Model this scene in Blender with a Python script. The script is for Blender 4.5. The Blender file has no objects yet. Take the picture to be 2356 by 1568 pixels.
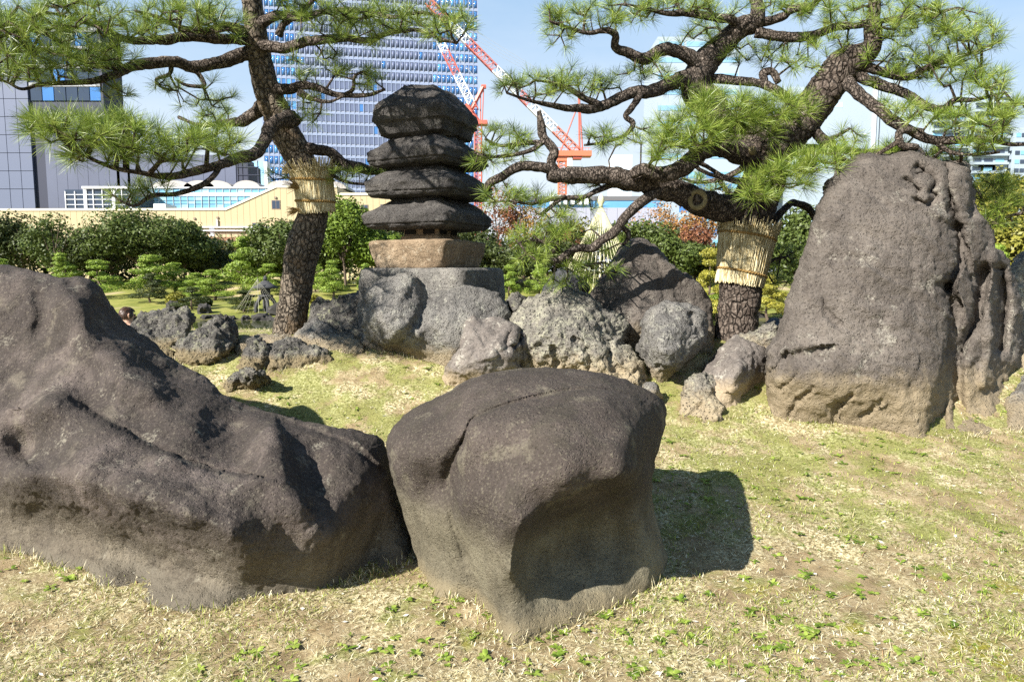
import bpy, bmesh, math, random
import numpy as np
from mathutils import Vector, Matrix
from mathutils.geometry import delaunay_2d_cdt

# ------------------------------------------------------------------ camera, sky, sun, exposure
SC = bpy.context.scene
COL = SC.collection
FPX, CX, CY = 1570.0, 1177.5, 784.0          # focal length and centre of a 2355 x 1568 picture
PITCH = math.radians(5.78)
CAMZ = 1.4
cam_data = bpy.data.cameras.new("camera")
cam_data.sensor_width = 36.0
cam_data.lens = FPX / 2355.0 * 36.0
cam_data.clip_start = 0.05
cam_data.clip_end = 6000.0
cam = bpy.data.objects.new("camera", cam_data)
COL.objects.link(cam)
cam.location = (0, 0, CAMZ)
cam.rotation_euler = (math.pi / 2 - PITCH, 0, 0)
SC.camera = cam

SUN_EL = math.radians(35.0)
SUN_TO = Vector((-0.72, -0.69, 0)).normalized() * math.cos(SUN_EL) + Vector((0, 0, math.sin(SUN_EL)))
world = bpy.data.worlds.new("World")
SC.world = world
world.use_nodes = True
wn, wl = world.node_tree.nodes, world.node_tree.links
wn.clear()
w_out = wn.new("ShaderNodeOutputWorld")
w_bg = wn.new("ShaderNodeBackground")
w_sky = wn.new("ShaderNodeTexSky")
w_sky.sky_type = 'NISHITA'
w_sky.sun_disc = False
w_sky.sun_elevation = SUN_EL
w_sky.sun_rotation = math.atan2(SUN_TO.x, SUN_TO.y)
w_sky.altitude = 0
w_sky.air_density = 1.0
w_sky.dust_density = 0.3
w_sky.ozone_density = 1.6
w_bg.inputs[1].default_value = 0.05
# thin white haze that thickens evenly towards the horizon all round, with faint high wisps
w_tc = wn.new("ShaderNodeTexCoord"); w_xyz = wn.new("ShaderNodeSeparateXYZ"); wl.new(w_tc.outputs["Generated"], w_xyz.inputs[0])
w_no = wn.new("ShaderNodeTexNoise"); w_no.inputs["Scale"].default_value = 2.2; w_no.inputs["Detail"].default_value = 6; w_no.inputs["Roughness"].default_value = .6
w_map = wn.new("ShaderNodeMapping"); w_map.inputs["Scale"].default_value = (1, 1, 3.2); wl.new(w_tc.outputs["Generated"], w_map.inputs[0]); wl.new(w_map.outputs[0], w_no.inputs["Vector"])
w_mr = wn.new("ShaderNodeMapRange"); w_mr.interpolation_type = 'SMOOTHSTEP'
w_mr.inputs[1].default_value = 1.1; w_mr.inputs[2].default_value = .02; w_mr.inputs[3].default_value = 0; w_mr.inputs[4].default_value = .95
w_ad = wn.new("ShaderNodeMath"); w_ad.operation = 'MULTIPLY_ADD'; w_ad.inputs[1].default_value = .30; wl.new(w_no.outputs["Fac"], w_ad.inputs[0]); w_ad.inputs[2].default_value = -.15
w_a2 = wn.new("ShaderNodeMath"); w_a2.operation = 'SUBTRACT'; wl.new(w_xyz.outputs[2], w_a2.inputs[0]); wl.new(w_ad.outputs[0], w_a2.inputs[1]); wl.new(w_a2.outputs[0], w_mr.inputs[0])
w_mix = wn.new("ShaderNodeMix"); w_mix.data_type = 'RGBA'; wl.new(w_mr.outputs[0], w_mix.inputs[0]); wl.new(w_sky.outputs[0], w_mix.inputs[6])
w_rp = wn.new("ShaderNodeValToRGB"); w_rp.color_ramp.elements[0].position = .08; w_rp.color_ramp.elements[0].color = (.86, .93, .98, 1); w_rp.color_ramp.elements[1].position = .5; w_rp.color_ramp.elements[1].color = (.30, .60, .98, 1); wl.new(w_a2.outputs[0], w_rp.inputs[0])
w_sc = wn.new("ShaderNodeMix"); w_sc.data_type = 'RGBA'; w_sc.blend_type = 'MULTIPLY'; w_sc.inputs[0].default_value = 1; wl.new(w_rp.outputs[0], w_sc.inputs[6]); w_sc.inputs[7].default_value = (8.6, 8.6, 8.6, 1); wl.new(w_sc.outputs[2], w_mix.inputs[7])
wl.new(w_mix.outputs[2], w_bg.inputs[0])
wl.new(w_bg.outputs[0], w_out.inputs[0])

sun_data = bpy.data.lights.new("sun", 'SUN')
sun_data.energy = 5.0
sun_data.angle = math.radians(0.53)
sun_data.color = (1.0, 0.95, 0.87)
sun = bpy.data.objects.new("sun", sun_data)
COL.objects.link(sun)
sun.rotation_euler = (-SUN_TO).to_track_quat('-Z', 'Y').to_euler()
sun.location = (-20, -20, 30)

SC.view_settings.view_transform = 'Standard'
SC.view_settings.look = 'None'
SC.view_settings.gamma = 1.0
SC.view_settings.exposure = 1.36
SC.view_settings.use_curve_mapping = False
SC.cycles.max_bounces = 6
SC.cycles.transparent_max_bounces = 6
SC.cycles.use_denoising = False

random.seed(7)
RNG = np.random.default_rng(11)

# ------------------------------------------------------------------ helpers: picture to place
SP, CP = math.sin(PITCH), math.cos(PITCH)
def at(x, y, Y):
    """the point at distance Y in front of the viewpoint seen at picture place x, y"""
    a, b = (x - CX) / FPX, (y - CY) / FPX
    dy = CP - b * SP
    dz = -SP - b * CP
    t = Y / dy
    return Vector((a * t, Y, CAMZ + dz * t))
def at_np(x, y, Y):
    a, b = (x - CX) / FPX, (y - CY) / FPX
    t = Y / (CP - b * SP)
    return np.stack([a * t, Y + 0 * a, CAMZ + (-SP - b * CP) * t], axis=-1)
def px(Y):
    return Y / FPX

GY = np.array([-30, -3, 1, 2.4, 3.0, 3.6, 4.6, 5.2, 5.6, 6.0, 6.5, 7.0, 7.6, 8.4, 9.6, 11.5, 13, 20, 36, 39, 40, 43, 48, 56, 66, 90, 4000])
GZ = np.array([-.1, -.1, -.04, 0, .03, .09, .262, .51, .69, .79, .83, .80, .60, .05, -.65, -.95, -1.75, -2.2, -2.2, -1.9, -1.38, -1.1, -.75, -.2, .35, .5, .5])
def _pchip(xq):
    xq = np.asarray(xq, float)
    h = np.diff(GY); d = np.diff(GZ) / h
    m = np.zeros_like(GZ)
    for i in range(1, len(GY) - 1):
        if d[i-1] * d[i] > 0:
            w1, w2 = 2*h[i] + h[i-1], h[i] + 2*h[i-1]
            m[i] = (w1 + w2) / (w1 / d[i-1] + w2 / d[i])
    m[0], m[-1] = d[0], d[-1]
    i = np.clip(np.searchsorted(GY, xq) - 1, 0, len(h) - 1)
    t = np.clip((xq - GY[i]) / h[i], 0, 1)
    return ((1 + 2*t) * (1 - t)**2 * GZ[i] + t * (1 - t)**2 * h[i] * m[i]
            + t*t * (3 - 2*t) * GZ[i+1] + t*t * (t - 1) * h[i] * m[i+1])
def ground_z(X, Y):
    X = np.asarray(X, float); Y = np.asarray(Y, float)
    z = _pchip(Y)
    near = np.clip(1 - np.abs(Y - 5.5) / 3.2, 0, 1)
    z = z - near * 0.05 * np.clip((np.abs(X) - 3.2), 0, 4)
    far = np.clip((Y - 44) / 8, 0, 1) * np.clip((110 - Y) / 30, 0, 1)
    z = z + far * (0.22 * np.sin(X * 0.21 + 1.0) * np.sin(Y * 0.3) + 0.15 * np.sin(X * 0.53 + Y * .2))
    return z
def gz(X, Y):
    return float(ground_z(X, Y))
def gdepth(x, y):
    """distance at which the sight line through picture place x, y meets the near ground"""
    Ys = np.linspace(1.2, 7.4, 1200)
    P = at_np(np.full_like(Ys, x), np.full_like(Ys, y), Ys)
    s = P[:, 2] - ground_z(P[:, 0], P[:, 1])
    k = np.where(s <= 0)[0]
    return float(Ys[k[0]]) if len(k) else 6.6

# ------------------------------------------------------------------ helpers: noise
def _hash(ix, iy, iz, k=0):
    n = (ix.astype(np.int64) * 374761393 + iy.astype(np.int64) * 668265263 + iz.astype(np.int64) * 2147483647 + k * 1274126177) & 0xffffffff
    n = ((n ^ (n >> 13)) * 1274126177) & 0xffffffff
    n = ((n ^ (n >> 16)) * 2246822519) & 0xffffffff
    return ((n ^ (n >> 15)) & 0xffffff) / float(0xffffff)
def vnoise(P):
    P = np.asarray(P, float)
    i = np.floor(P); f = P - i; i = i.astype(np.int64)
    u = f * f * f * (f * (f * 6 - 15) + 10)
    r = 0
    for dx in (0, 1):
        for dy in (0, 1):
            for dz in (0, 1):
                w = (u[..., 0] if dx else 1 - u[..., 0]) * (u[..., 1] if dy else 1 - u[..., 1]) * (u[..., 2] if dz else 1 - u[..., 2])
                r = r + w * _hash(i[..., 0] + dx, i[..., 1] + dy, i[..., 2] + dz)
    return r * 2 - 1
def fbm(P, octaves=4, gain=.5, lac=2.03):
    a, s, r = 1.0, 0.0, 0
    P = np.asarray(P, float)
    for k in range(octaves):
        r = r + a * vnoise(P + 17.3 * k); s += a; a *= gain; P = P * lac
    return r / s
def ridged(P, octaves=4, gain=.55):
    a, s, r = 1.0, 0.0, 0
    P = np.asarray(P, float)
    for k in range(octaves):
        r = r + a * (1 - np.abs(vnoise(P + 9.1 * k)) * 2); s += a; a *= gain; P = P * 2.1
    return r / s
def cells(P):
    """broken facets: each Voronoi cell lies a little higher or lower, softened at its edge"""
    P = np.asarray(P, float); i = np.floor(P).astype(np.int64)
    f1 = np.full(P.shape[:-1], 9.0); f2 = f1.copy(); val = f1 * 0; tilt = np.zeros(P.shape)
    for dx in (-1, 0, 1):
        for dy in (-1, 0, 1):
            for dz in (-1, 0, 1):
                c = i + np.array([dx, dy, dz])
                h = [_hash(c[..., 0], c[..., 1], c[..., 2], k) for k in (1, 2, 3, 4)]
                q = np.stack(h[:3], -1) + c; r = P - q; d = np.sqrt((r ** 2).sum(-1))
                k = d < f1
                f2 = np.where(k, f1, np.minimum(f2, d)); f1 = np.where(k, d, f1)
                val = np.where(k, h[3] - .5 + (r * (np.stack([h[3], h[0], h[1]], -1) - .5)).sum(-1) * 1.6, val)
    return val * np.clip((f2 - f1) / .12, .15, 1)
def worley(P):
    P = np.asarray(P, float)
    i = np.floor(P).astype(np.int64)
    f1 = np.full(P.shape[:-1], 9.0); f2 = f1.copy()
    for dx in (-1, 0, 1):
        for dy in (-1, 0, 1):
            for dz in (-1, 0, 1):
                c = i + np.array([dx, dy, dz])
                q = np.stack([_hash(c[..., 0], c[..., 1], c[..., 2], k) for k in (1, 2, 3)], -1) + c
                d = np.sqrt(((q - P) ** 2).sum(-1))
                f2 = np.minimum(np.maximum(f1, d), f2); f1 = np.minimum(f1, d)
    return f1, f2

# ------------------------------------------------------------------ helpers: objects
def mesh_np(name, V, F, smooth=False):
    """a mesh from an array of points and one array of equal-sided faces"""
    me = bpy.data.meshes.new(name)
    V = np.ascontiguousarray(V, dtype=np.float32); F = np.ascontiguousarray(F, dtype=np.int32)
    n = F.shape[1]
    me.vertices.add(len(V)); me.vertices.foreach_set("co", V.ravel())
    me.loops.add(F.size); me.loops.foreach_set("vertex_index", F.ravel())
    me.polygons.add(len(F))
    me.polygons.foreach_set("loop_start", np.arange(0, F.size, n, dtype=np.int32))
    me.polygons.foreach_set("loop_total", np.full(len(F), n, dtype=np.int32))
    if smooth:
        me.polygons.foreach_set("use_smooth", np.ones(len(F), dtype=bool))
    me.update(calc_edges=True)
    me.validate()
    return me
def tag(o, label=None, cat=None, group=None, kind=None):
    if label: o["label"] = label
    if cat: o["category"] = cat
    if group: o["group"] = group
    if kind: o["kind"] = kind
    return o
def link(name, me, material=None, parent=None, loc=None):
    """an object from a mesh in world coordinates; its origin goes to loc (the base of the thing)"""
    o = bpy.data.objects.new(name, me)
    COL.objects.link(o)
    if material is not None and me is not None and not me.materials:
        me.materials.append(material)
    if loc is not None:
        me.transform(Matrix.Translation(-Vector(loc)))
        if parent is None:
            o.location = loc
    if parent is not None:
        o.parent = parent
    return o
def empty(name, loc, rz=0.0):
    o = bpy.data.objects.new(name, None)
    COL.objects.link(o)
    o.empty_display_size = 0.2
    o.location = loc
    o.rotation_euler = (0, 0, rz)
    return o
def part(name, V, F, material, parent, loc=(0, 0, 0), smooth=False):
    me = mesh_np(name, np.asarray(V) - np.asarray(loc), F, smooth)
    return link(name, me, material, parent)
def copy_tree(o, parent=None):
    c = o.copy(); COL.objects.link(c); c.parent = parent
    for ch in o.children:
        copy_tree(ch, c)
    return c
class MB:
    """collects shapes for one mesh"""
    def __init__(s): s.v = []; s.f = []
    def add(s, V, F):
        k = len(s.v); s.v += [tuple(p) for p in V]; s.f += [tuple(i + k for i in f) for f in F]
    def box(s, a, b):
        (x0, y0, z0), (x1, y1, z1) = a, b
        s.add([(x0,y0,z0),(x1,y0,z0),(x1,y1,z0),(x0,y1,z0),(x0,y0,z1),(x1,y0,z1),(x1,y1,z1),(x0,y1,z1)],
              [(0,3,2,1),(4,5,6,7),(0,1,5,4),(1,2,6,5),(2,3,7,6),(3,0,4,7)])
    def obox(s, o, u, n, a, b):
        """box in a frame: origin o, along u, outward n, up z; a and b are (u, n, z) corners"""
        k = len(s.v)
        s.box(a, b)
        for i in range(k, len(s.v)):
            p = s.v[i]
            q = o + u * p[0] + n * p[1]
            s.v[i] = (q.x, q.y, q.z + p[2])
    def bar(s, p, q, r, sides=6, r2=None):
        p, q = Vector(p), Vector(q); r2 = r if r2 is None else r2
        d = (q - p).normalized()
        a = d.orthogonal().normalized(); b = d.cross(a)
        V = []
        for c, rr in ((p, r), (q, r2)):
            for i in range(sides):
                t = 2 * math.pi * i / sides
                V.append(c + (a * math.cos(t) + b * math.sin(t)) * rr)
        F = [(i, (i+1) % sides, sides + (i+1) % sides, sides + i) for i in range(sides)]
        F += [tuple(range(sides))[::-1], tuple(range(sides, 2*sides))]
        s.add(V, F)
    def build(s, name, material, parent=None, smooth=False, loc=None):
        me = bpy.data.meshes.new(name)
        me.from_pydata(s.v, [], s.f)
        if smooth:
            for p in me.polygons: p.use_smooth = True
        me.update()
        return link(name, me, material, parent, loc)

def catmull(P, n=6):
    """smooth polyline through rows of P (any number of columns)"""
    P = np.asarray(P, float)
    Q = np.vstack([2*P[0] - P[1], P, 2*P[-1] - P[-2]])
    out = []
    for i in range(1, len(Q) - 2):
        for t in np.linspace(0, 1, n, endpoint=False):
            a, b, c, d = Q[i-1], Q[i], Q[i+1], Q[i+2]
            out.append(.5 * (2*b + (c - a)*t + (2*a - 5*b + 4*c - d)*t*t + (3*b - 3*c + d - a)*t**3))
    out.append(P[-1])
    return np.array(out)
def tube(P, R, sides=8, cap=True):
    """points, radii -> vertices, quads of a tube (ends closed with a point)"""
    P = np.asarray(P, float); R = np.asarray(R, float)
    T = np.gradient(P, axis=0); T /= np.linalg.norm(T, axis=1, keepdims=True) + 1e-9
    a = np.array([0, 0, 1.0]) if abs(T[0][2]) < .9 else np.array([1.0, 0, 0])
    n = np.cross(T[0], a); n /= np.linalg.norm(n)
    V = []
    ang = np.linspace(0, 2*math.pi, sides, endpoint=False)
    for k in range(len(P)):
        n = n - T[k] * n.dot(T[k]); n /= np.linalg.norm(n) + 1e-9
        b = np.cross(T[k], n)
        V.append(P[k] + R[k] * (np.cos(ang)[:, None] * n + np.sin(ang)[:, None] * b))
    V = np.vstack(V)
    i = np.arange(len(P) - 1)[:, None] * sides; j = np.arange(sides)[None]
    F = np.stack([i + j, i + (j+1) % sides, i + sides + (j+1) % sides, i + sides + j], -1).reshape(-1, 4)
    if cap:
        k = len(V)
        V = np.vstack([V, P[0], P[-1]])
        e = (len(P) - 1) * sides
        F = np.vstack([F, [[(q+1) % sides, q, k, k] for q in range(sides)], [[e + q, e + (q+1) % sides, k+1, k+1] for q in range(sides)]])
    return V, F
def tri(F):
    """quads (possibly with a repeated last corner) to triangles"""
    F = np.asarray(F)
    A = F[:, :3]; B = F[:, [0, 2, 3]]
    B = B[F[:, 2] != F[:, 3]]
    return np.vstack([A, B])
def merge(parts):
    V, F, k = [], [], 0
    for v, f in parts:
        V.append(np.asarray(v)); F.append(np.asarray(f) + k); k += len(v)
    return np.vstack(V), np.vstack(F)

# ------------------------------------------------------------------ helpers: materials
class NT:
    def __init__(s, name):
        s.m = bpy.data.materials.new(name); s.m.use_nodes = True
        s.t = s.m.node_tree; s.n = s.t.nodes; s.l = s.t.links
        s.b = s.n["Principled BSDF"]
        s.tc = s.n.new("ShaderNodeTexCoord")
        s.pos = s.tc.outputs["Object"]
    def set(s, k, v):
        i = s.b.inputs[k]
        if hasattr(v, "is_output"): s.l.new(v, i)
        elif isinstance(v, (tuple, list)): i.default_value = (*v, 1) if len(v) == 3 and i.type == 'RGBA' else v
        else: i.default_value = v
    def _in(s, node, idx, v):
        if hasattr(v, "is_output"): s.l.new(v, node.inputs[idx])
        else:
            i = node.inputs[idx]
            i.default_value = (*v, 1) if isinstance(v, (tuple, list)) and i.type == 'RGBA' else v
    def noise(s, scale, detail=4, rough=.55, vec=None, dist=0.0):
        n = s.n.new("ShaderNodeTexNoise")
        n.inputs["Scale"].default_value = scale; n.inputs["Detail"].default_value = detail
        n.inputs["Roughness"].default_value = rough; n.inputs["Distortion"].default_value = dist
        s.l.new(vec or s.pos, n.inputs["Vector"])
        return n.outputs["Fac"]
    def voro(s, scale, feature='F1', vec=None, rnd=1.0):
        n = s.n.new("ShaderNodeTexVoronoi"); n.feature = feature
        n.inputs["Scale"].default_value = scale; n.inputs["Randomness"].default_value = rnd
        s.l.new(vec or s.pos, n.inputs["Vector"])
        return n.outputs["Distance"]
    def ramp(s, fac, stops):
        n = s.n.new("ShaderNodeValToRGB")
        e = n.color_ramp.elements
        while len(e) < len(stops): e.new(0.5)
        for k, (p, c) in enumerate(stops):
            e[k].position = p; e[k].color = (*c, 1) if isinstance(c, (tuple, list)) else (c, c, c, 1)
        s.l.new(fac, n.inputs[0])
        return n.outputs[0]
    def mix(s, fac, a, b, mode='MIX'):
        n = s.n.new("ShaderNodeMix"); n.data_type = 'RGBA'; n.blend_type = mode
        s._in(n, 0, fac); s._in(n, 6, a); s._in(n, 7, b)
        return n.outputs[2]
    def math(s, op, a, b=0.0, c=None):
        n = s.n.new("ShaderNodeMath"); n.operation = op
        s._in(n, 0, a); s._in(n, 1, b)
        if c is not None: s._in(n, 2, c)
        return n.outputs[0]
    def step(s, v, a, b):
        n = s.n.new("ShaderNodeMapRange"); n.interpolation_type = 'SMOOTHSTEP'
        s._in(n, 0, v); n.inputs[1].default_value = a; n.inputs[2].default_value = b
        return n.outputs[0]
    def xyz(s, vec=None):
        n = s.n.new("ShaderNodeSeparateXYZ"); s.l.new(vec or s.pos, n.inputs[0])
        return n.outputs
    def mapping(s, scale=(1, 1, 1), rot=(0, 0, 0), vec=None):
        n = s.n.new("ShaderNodeMapping"); n.inputs["Scale"].default_value = scale; n.inputs["Rotation"].default_value = rot
        s.l.new(vec or s.pos, n.inputs[0])
        return n.outputs[0]
    def bump(s, h, strength=.5, dist=.01, normal=None):
        n = s.n.new("ShaderNodeBump"); n.inputs["Strength"].default_value = strength; n.inputs["Distance"].default_value = dist
        s.l.new(h, n.inputs["Height"])
        if normal: s.l.new(normal, n.inputs["Normal"])
        return n.outputs[0]
def plain(name, col, rough=.7, spec=.3, metal=0.0, var=0.0, scale=3.0, bump=0.0):
    t = NT(name)
    if var:
        n = t.noise(scale, 5)
        t.set("Base Color", t.mix(n, tuple(c * (1 - var) for c in col), tuple(min(1, c * (1 + var)) for c in col)))
        if bump: t.set("Normal", t.bump(t.noise(scale * 6, 4), bump, .02))
    else:
        t.set("Base Color", col)
    t.set("Roughness", rough); t.set("Specular IOR Level", spec); t.set("Metallic", metal)
    return t.m
# ------------------------------------------------------------------ ground, pond
def ground_material():
    t = NT("ground_soil_and_grass")
    x, y, z = t.xyz()
    big = t.noise(1.3, 3, .5); mid = t.noise(7, 6, .65); fine = t.noise(60, 6, .7); tiny = t.noise(210, 3, .7)
    soil = t.ramp(mid, [(.25, (.12, .085, .045)), (.5, (.27, .205, .115)), (.75, (.40, .325, .20))])
    straw = t.ramp(fine, [(.38, (.10, .075, .035)), (.5, (.36, .305, .16)), (.62, (.68, .62, .42))])
    near = t.mix(t.step(t.noise(2.6, 5, .7), .38, .58), straw, soil)
    green = t.ramp(fine, [(.3, (.075, .10, .016)), (.7, (.26, .30, .06))])
    near = t.mix(t.math('MULTIPLY', t.step(t.math('ADD', t.noise(3.7, 5, .65), t.math('MULTIPLY', t.step(y, 3.2, 4.2), .10)), .52, .64), .6), near, green)
    moss = t.ramp(tiny, [(.3, (.12, .12, .008)), (.7, (.30, .27, .018))])
    near = t.mix(t.math('MULTIPLY', t.math('MULTIPLY', t.step(t.noise(1.9, 4, .62), .58, .66), t.step(y, 3.3, 2.7)), .85), near, moss)
    near = t.mix(t.math('MULTIPLY', t.step(tiny, .5, .75), .35), near, (.10, .065, .03))
    lawn = t.ramp(t.noise(.5, 6, .7), [(.3, (.08, .10, .02)), (.5, (.19, .20, .045)), (.72, (.30, .27, .085))])
    bare = t.step(t.noise(.12, 3, .5), .56, .64)
    lawn = t.mix(bare, lawn, (.42, .33, .2))
    mud = (.07, .06, .035)
    bank = t.mix(t.step(y, 7.4, 8.6), near, (.12, .13, .035))
    c = t.mix(t.step(y, 38.8, 41.5), bank, lawn)
    c = t.mix(t.step(z, -1.25, -1.45), c, mud)
    t.set("Base Color", c)
    t.set("Roughness", .95); t.set("Specular IOR Level", .15)
    h = t.math('ADD', t.math('MULTIPLY', fine, .6), t.math('MULTIPLY', tiny, .5))
    t.set("Normal", t.bump(h, .9, .012))
    return t.m
def axis(lo, hi, flo, fhi, step, grow):
    a = list(np.arange(flo, fhi + step * .5, step))
    s, v = step, flo
    left = []
    while v > lo:
        s *= grow; v -= s; left.append(v)
    s, v = step, a[-1]
    while v < hi:
        s *= grow; v += s; a.append(v)
    return np.array(left[::-1] + a)
gx = axis(-3000, 3000, -4.2, 4.6, .032, 1.09)
gy = np.concatenate([axis(-25, 1.4, 1.4, 1.4, .06, 1.25)[:-1], np.arange(1.4, 7.4, .028), np.geomspace(7.45, 12, 40), np.linspace(12.3, 37, 26), np.linspace(37.5, 70, 110), np.geomspace(71, 5000, 40)])
GXX, GYY = np.meshgrid(gx, gy)
gzz = ground_z(GXX, GYY)
fade = np.clip((7.6 - GYY) / .6, 0, 1) * np.clip((6 - np.abs(GXX)) / 2, 0, 1)
Pn = np.stack([GXX, GYY, 0 * GXX], -1)
gzz = gzz + fade * (.020 * fbm(Pn * 2.2, 3) + .010 * fbm(Pn * 9, 3) + .007 * ridged(Pn * 22, 2) )
V = np.stack([GXX, GYY, gzz], -1).reshape(-1, 3)
nx_, ny_ = len(gx), len(gy)
ii = (np.arange(ny_ - 1)[:, None] * nx_ + np.arange(nx_ - 1)[None]).ravel()
F = np.stack([ii, ii + 1, ii + 1 + nx_, ii + nx_], -1)
M_GROUND = ground_material()
ground = link("ground", mesh_np("ground", V, F, True), M_GROUND)
tag(ground, kind="structure")

def water_material():
    t = NT("pond_water")
    t.set("Base Color", (.045, .055, .018)); t.set("Roughness", .04); t.set("Specular IOR Level", .6)
    v = t.mapping((1.0, .35, 1))
    t.set("Normal", t.bump(t.noise(3.5, 3, .5, v), .10, .05))
    return t.m
me = mesh_np("pond_water", [(-400, 10.5, -1.42), (400, 10.5, -1.42), (400, 41, -1.42), (-400, 41, -1.42)], [(0, 1, 2, 3)])
tag(link("pond_water", me, water_material()), kind="structure")

# ------------------------------------------------------------------ near grass (nobody could count it)
def scatter(n, lo=1.5, hi=7.3, margin=1.15, pw=1.0):
    """places on the near ground, thinner with distance"""
    u = RNG.random(n)
    Y = lo * (hi / lo) ** (u ** pw)
    X = (RNG.random(n) * 2 - 1) * (Y * .75 * margin + .35)
    return X, Y
def ground_top(X, Y):
    P = np.stack([X, Y, 0 * X], -1)
    return ground_z(X, Y) + .020 * fbm(P * 2.2, 3) + .010 * fbm(P * 9, 3) + .007 * ridged(P * 22, 2)
def blades(n, lmin, lmax, w, el0, el1, mask=None, bend=.35):
    X, Y = scatter(n)
    if mask is not None:
        k = mask(X, Y); X, Y = X[k], Y[k]
    n = len(X)
    Z = ground_top(X, Y) - .003
    az = RNG.random(n) * 2 * math.pi; el = np.radians(el0 + (el1 - el0) * RNG.random(n) ** 1.6)
    L = lmin + (lmax - lmin) * RNG.random(n) ** 2
    W = w * (.6 + .8 * RNG.random(n)) * (.75 + Y * .12)
    B = np.stack([X, Y, Z], -1)
    d = np.stack([np.cos(az) * np.cos(el), np.sin(az) * np.cos(el), np.sin(el)], -1)
    s = np.stack([-np.sin(az), np.cos(az), 0 * az], -1)
    mid = B + d * (L * .55)[:, None] + np.array([0, 0, 1.0]) * (L * .06)[:, None]
    side = (RNG.random(n) - .5) * bend
    tip = B + d * (L * (1 - .3 * np.abs(side)))[:, None] + s * (L * side)[:, None] - np.array([0, 0, 1.0]) * (L * .15 * RNG.random(n))[:, None]
    tip[:, 2] = np.maximum(tip[:, 2], Z + .002)
    hw = (W * .5)[:, None]
    V = np.stack([B - s * hw, B + s * hw, mid + s * hw * .8, mid - s * hw * .8, tip], 1).reshape(-1, 3)
    k = np.arange(n)[:, None] * 5
    F = np.concatenate([k + np.array([[0, 1, 2]]), k + np.array([[0, 2, 3]]), k + np.array([[3, 2, 4]])])
    return V, F
def blade_material(name, stops, scale=40.0, trans=.25):
    t = NT(name)
    c = t.ramp(t.noise(scale, 2, .5), stops)
    t.set("Base Color", c); t.set("Roughness", .6); t.set("Specular IOR Level", .25)
    tr = t.n.new("ShaderNodeBsdfTranslucent"); t.l.new(c, tr.inputs[0])
    mx = t.n.new("ShaderNodeMixShader"); mx.inputs[0].default_value = trans
    t.l.new(t.b.outputs[0], mx.inputs[1]); t.l.new(tr.outputs[0], mx.inputs[2])
    t.l.new(mx.outputs[0], t.n["Material Output"].inputs[0])
    return t.m
def patch(scale, thr, seed, far=0.0):
    return lambda X, Y: fbm(np.stack([X * scale + seed, Y * scale, 0 * X], -1), 3) + .25 * (RNG.random(len(X)) - .5) + far * np.clip((Y - 3.4) / .8, 0, 1) > thr
M_STRAW = blade_material("dead_grass", [(.38, (.20, .155, .075)), (.5, (.52, .45, .25)), (.62, (.80, .75, .55))])
M_GRASS = blade_material("live_grass", [(.38, (.09, .125, .016)), (.5, (.24, .29, .045)), (.62, (.42, .45, .12))])
M_WEED = blade_material("weed_leaf", [(.38, (.08, .135, .016)), (.5, (.18, .26, .035)), (.64, (.33, .41, .08))], 25)
M_PALE = blade_material("bleached_litter", [(.3, (.55, .50, .40)), (.6, (.75, .72, .64))], 25)
V, F = blades(170000, .014, .07, .0026, 0, 35, patch(1.4, -.34, 3))
tag(link("dry_grass", mesh_np("dry_grass", V, F), M_STRAW), "mat of short dead straw coloured grass over the rising ground", "grass", kind="stuff")
V, F = blades(150000, .012, .045, .0026, 10, 70, patch(1.9, -.10, 40, .5))
tag(link("green_grass", mesh_np("green_grass", V, F), M_GRASS), "thin tufts of fresh green grass among the straw", "grass", kind="stuff")
def rosettes(n, rmin, rmax, mask):
    X, Y = scatter(n)
    k = mask(X, Y); X, Y = X[k], Y[k]
    Z = ground_top(X, Y)
    out = []
    for x, y, z in zip(X, Y, Z):
        m = random.randint(3, 7); r0 = random.uniform(rmin, rmax)
        a0 = random.random() * 6.28
        for q in range(m):
            a = a0 + 6.283 * q / m + random.uniform(-.4, .4); r = r0 * random.uniform(.6, 1.1); w = r * random.uniform(.22, .34)
            e = random.uniform(.1, .55)
            d = np.array([math.cos(a), math.sin(a), e]); s = np.array([-math.sin(a), math.cos(a), 0])
            b = np.array([x, y, z + .004])
            p = [b, b + d * r * .35 + s * w * .8, b + d * r * .35 - s * w * .8, b + d * r * .7 + s * w * .75 - [0, 0, r * .05], b + d * r * .7 - s * w * .75 - [0, 0, r * .05], b + d * r - [0, 0, r * .25]]
            out.append((np.array(p), np.array([[0, 2, 1], [1, 2, 4], [1, 4, 3], [3, 4, 5]])))
    return merge(out)
V, F = rosettes(3000, .012, .042, patch(1.3, -.12, 77))
tag(link("ground_weeds", mesh_np("ground_weeds", V, F), M_WEED), "small flat broad leaved weeds scattered in the grass", "weeds", kind="stuff")
def litter(n):
    X, Y = scatter(n)
    Z = ground_top(X, Y) + .007
    a = RNG.random(n) * 6.28; L = .003 + .012 * RNG.random(n) ** 3; W = L * (.25 + .5 * RNG.random(n))
    c, s = np.cos(a), np.sin(a)
    B = np.stack([X, Y, Z], -1); d = np.stack([c, s, .5 * (RNG.random(n) - .4)], -1); e = np.stack([-s, c, .6 * (RNG.random(n) - .5)], -1)
    V = np.stack([B - d * L[:, None], B + e * W[:, None], B + d * L[:, None], B - e * W[:, None]], 1).reshape(-1, 3)
    k = np.arange(n)[:, None] * 4
    return V, k + np.array([[0, 1, 2, 3]])
V, F = litter(2600)
tag(link("bleached_litter", mesh_np("bleached_litter", V, F), M_PALE), "bleached leaf and twig bits lying in the grass", "litter", kind="stuff")
V, F = blades(500, .06, .16, .0035, 0, 6, None, .25)
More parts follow.
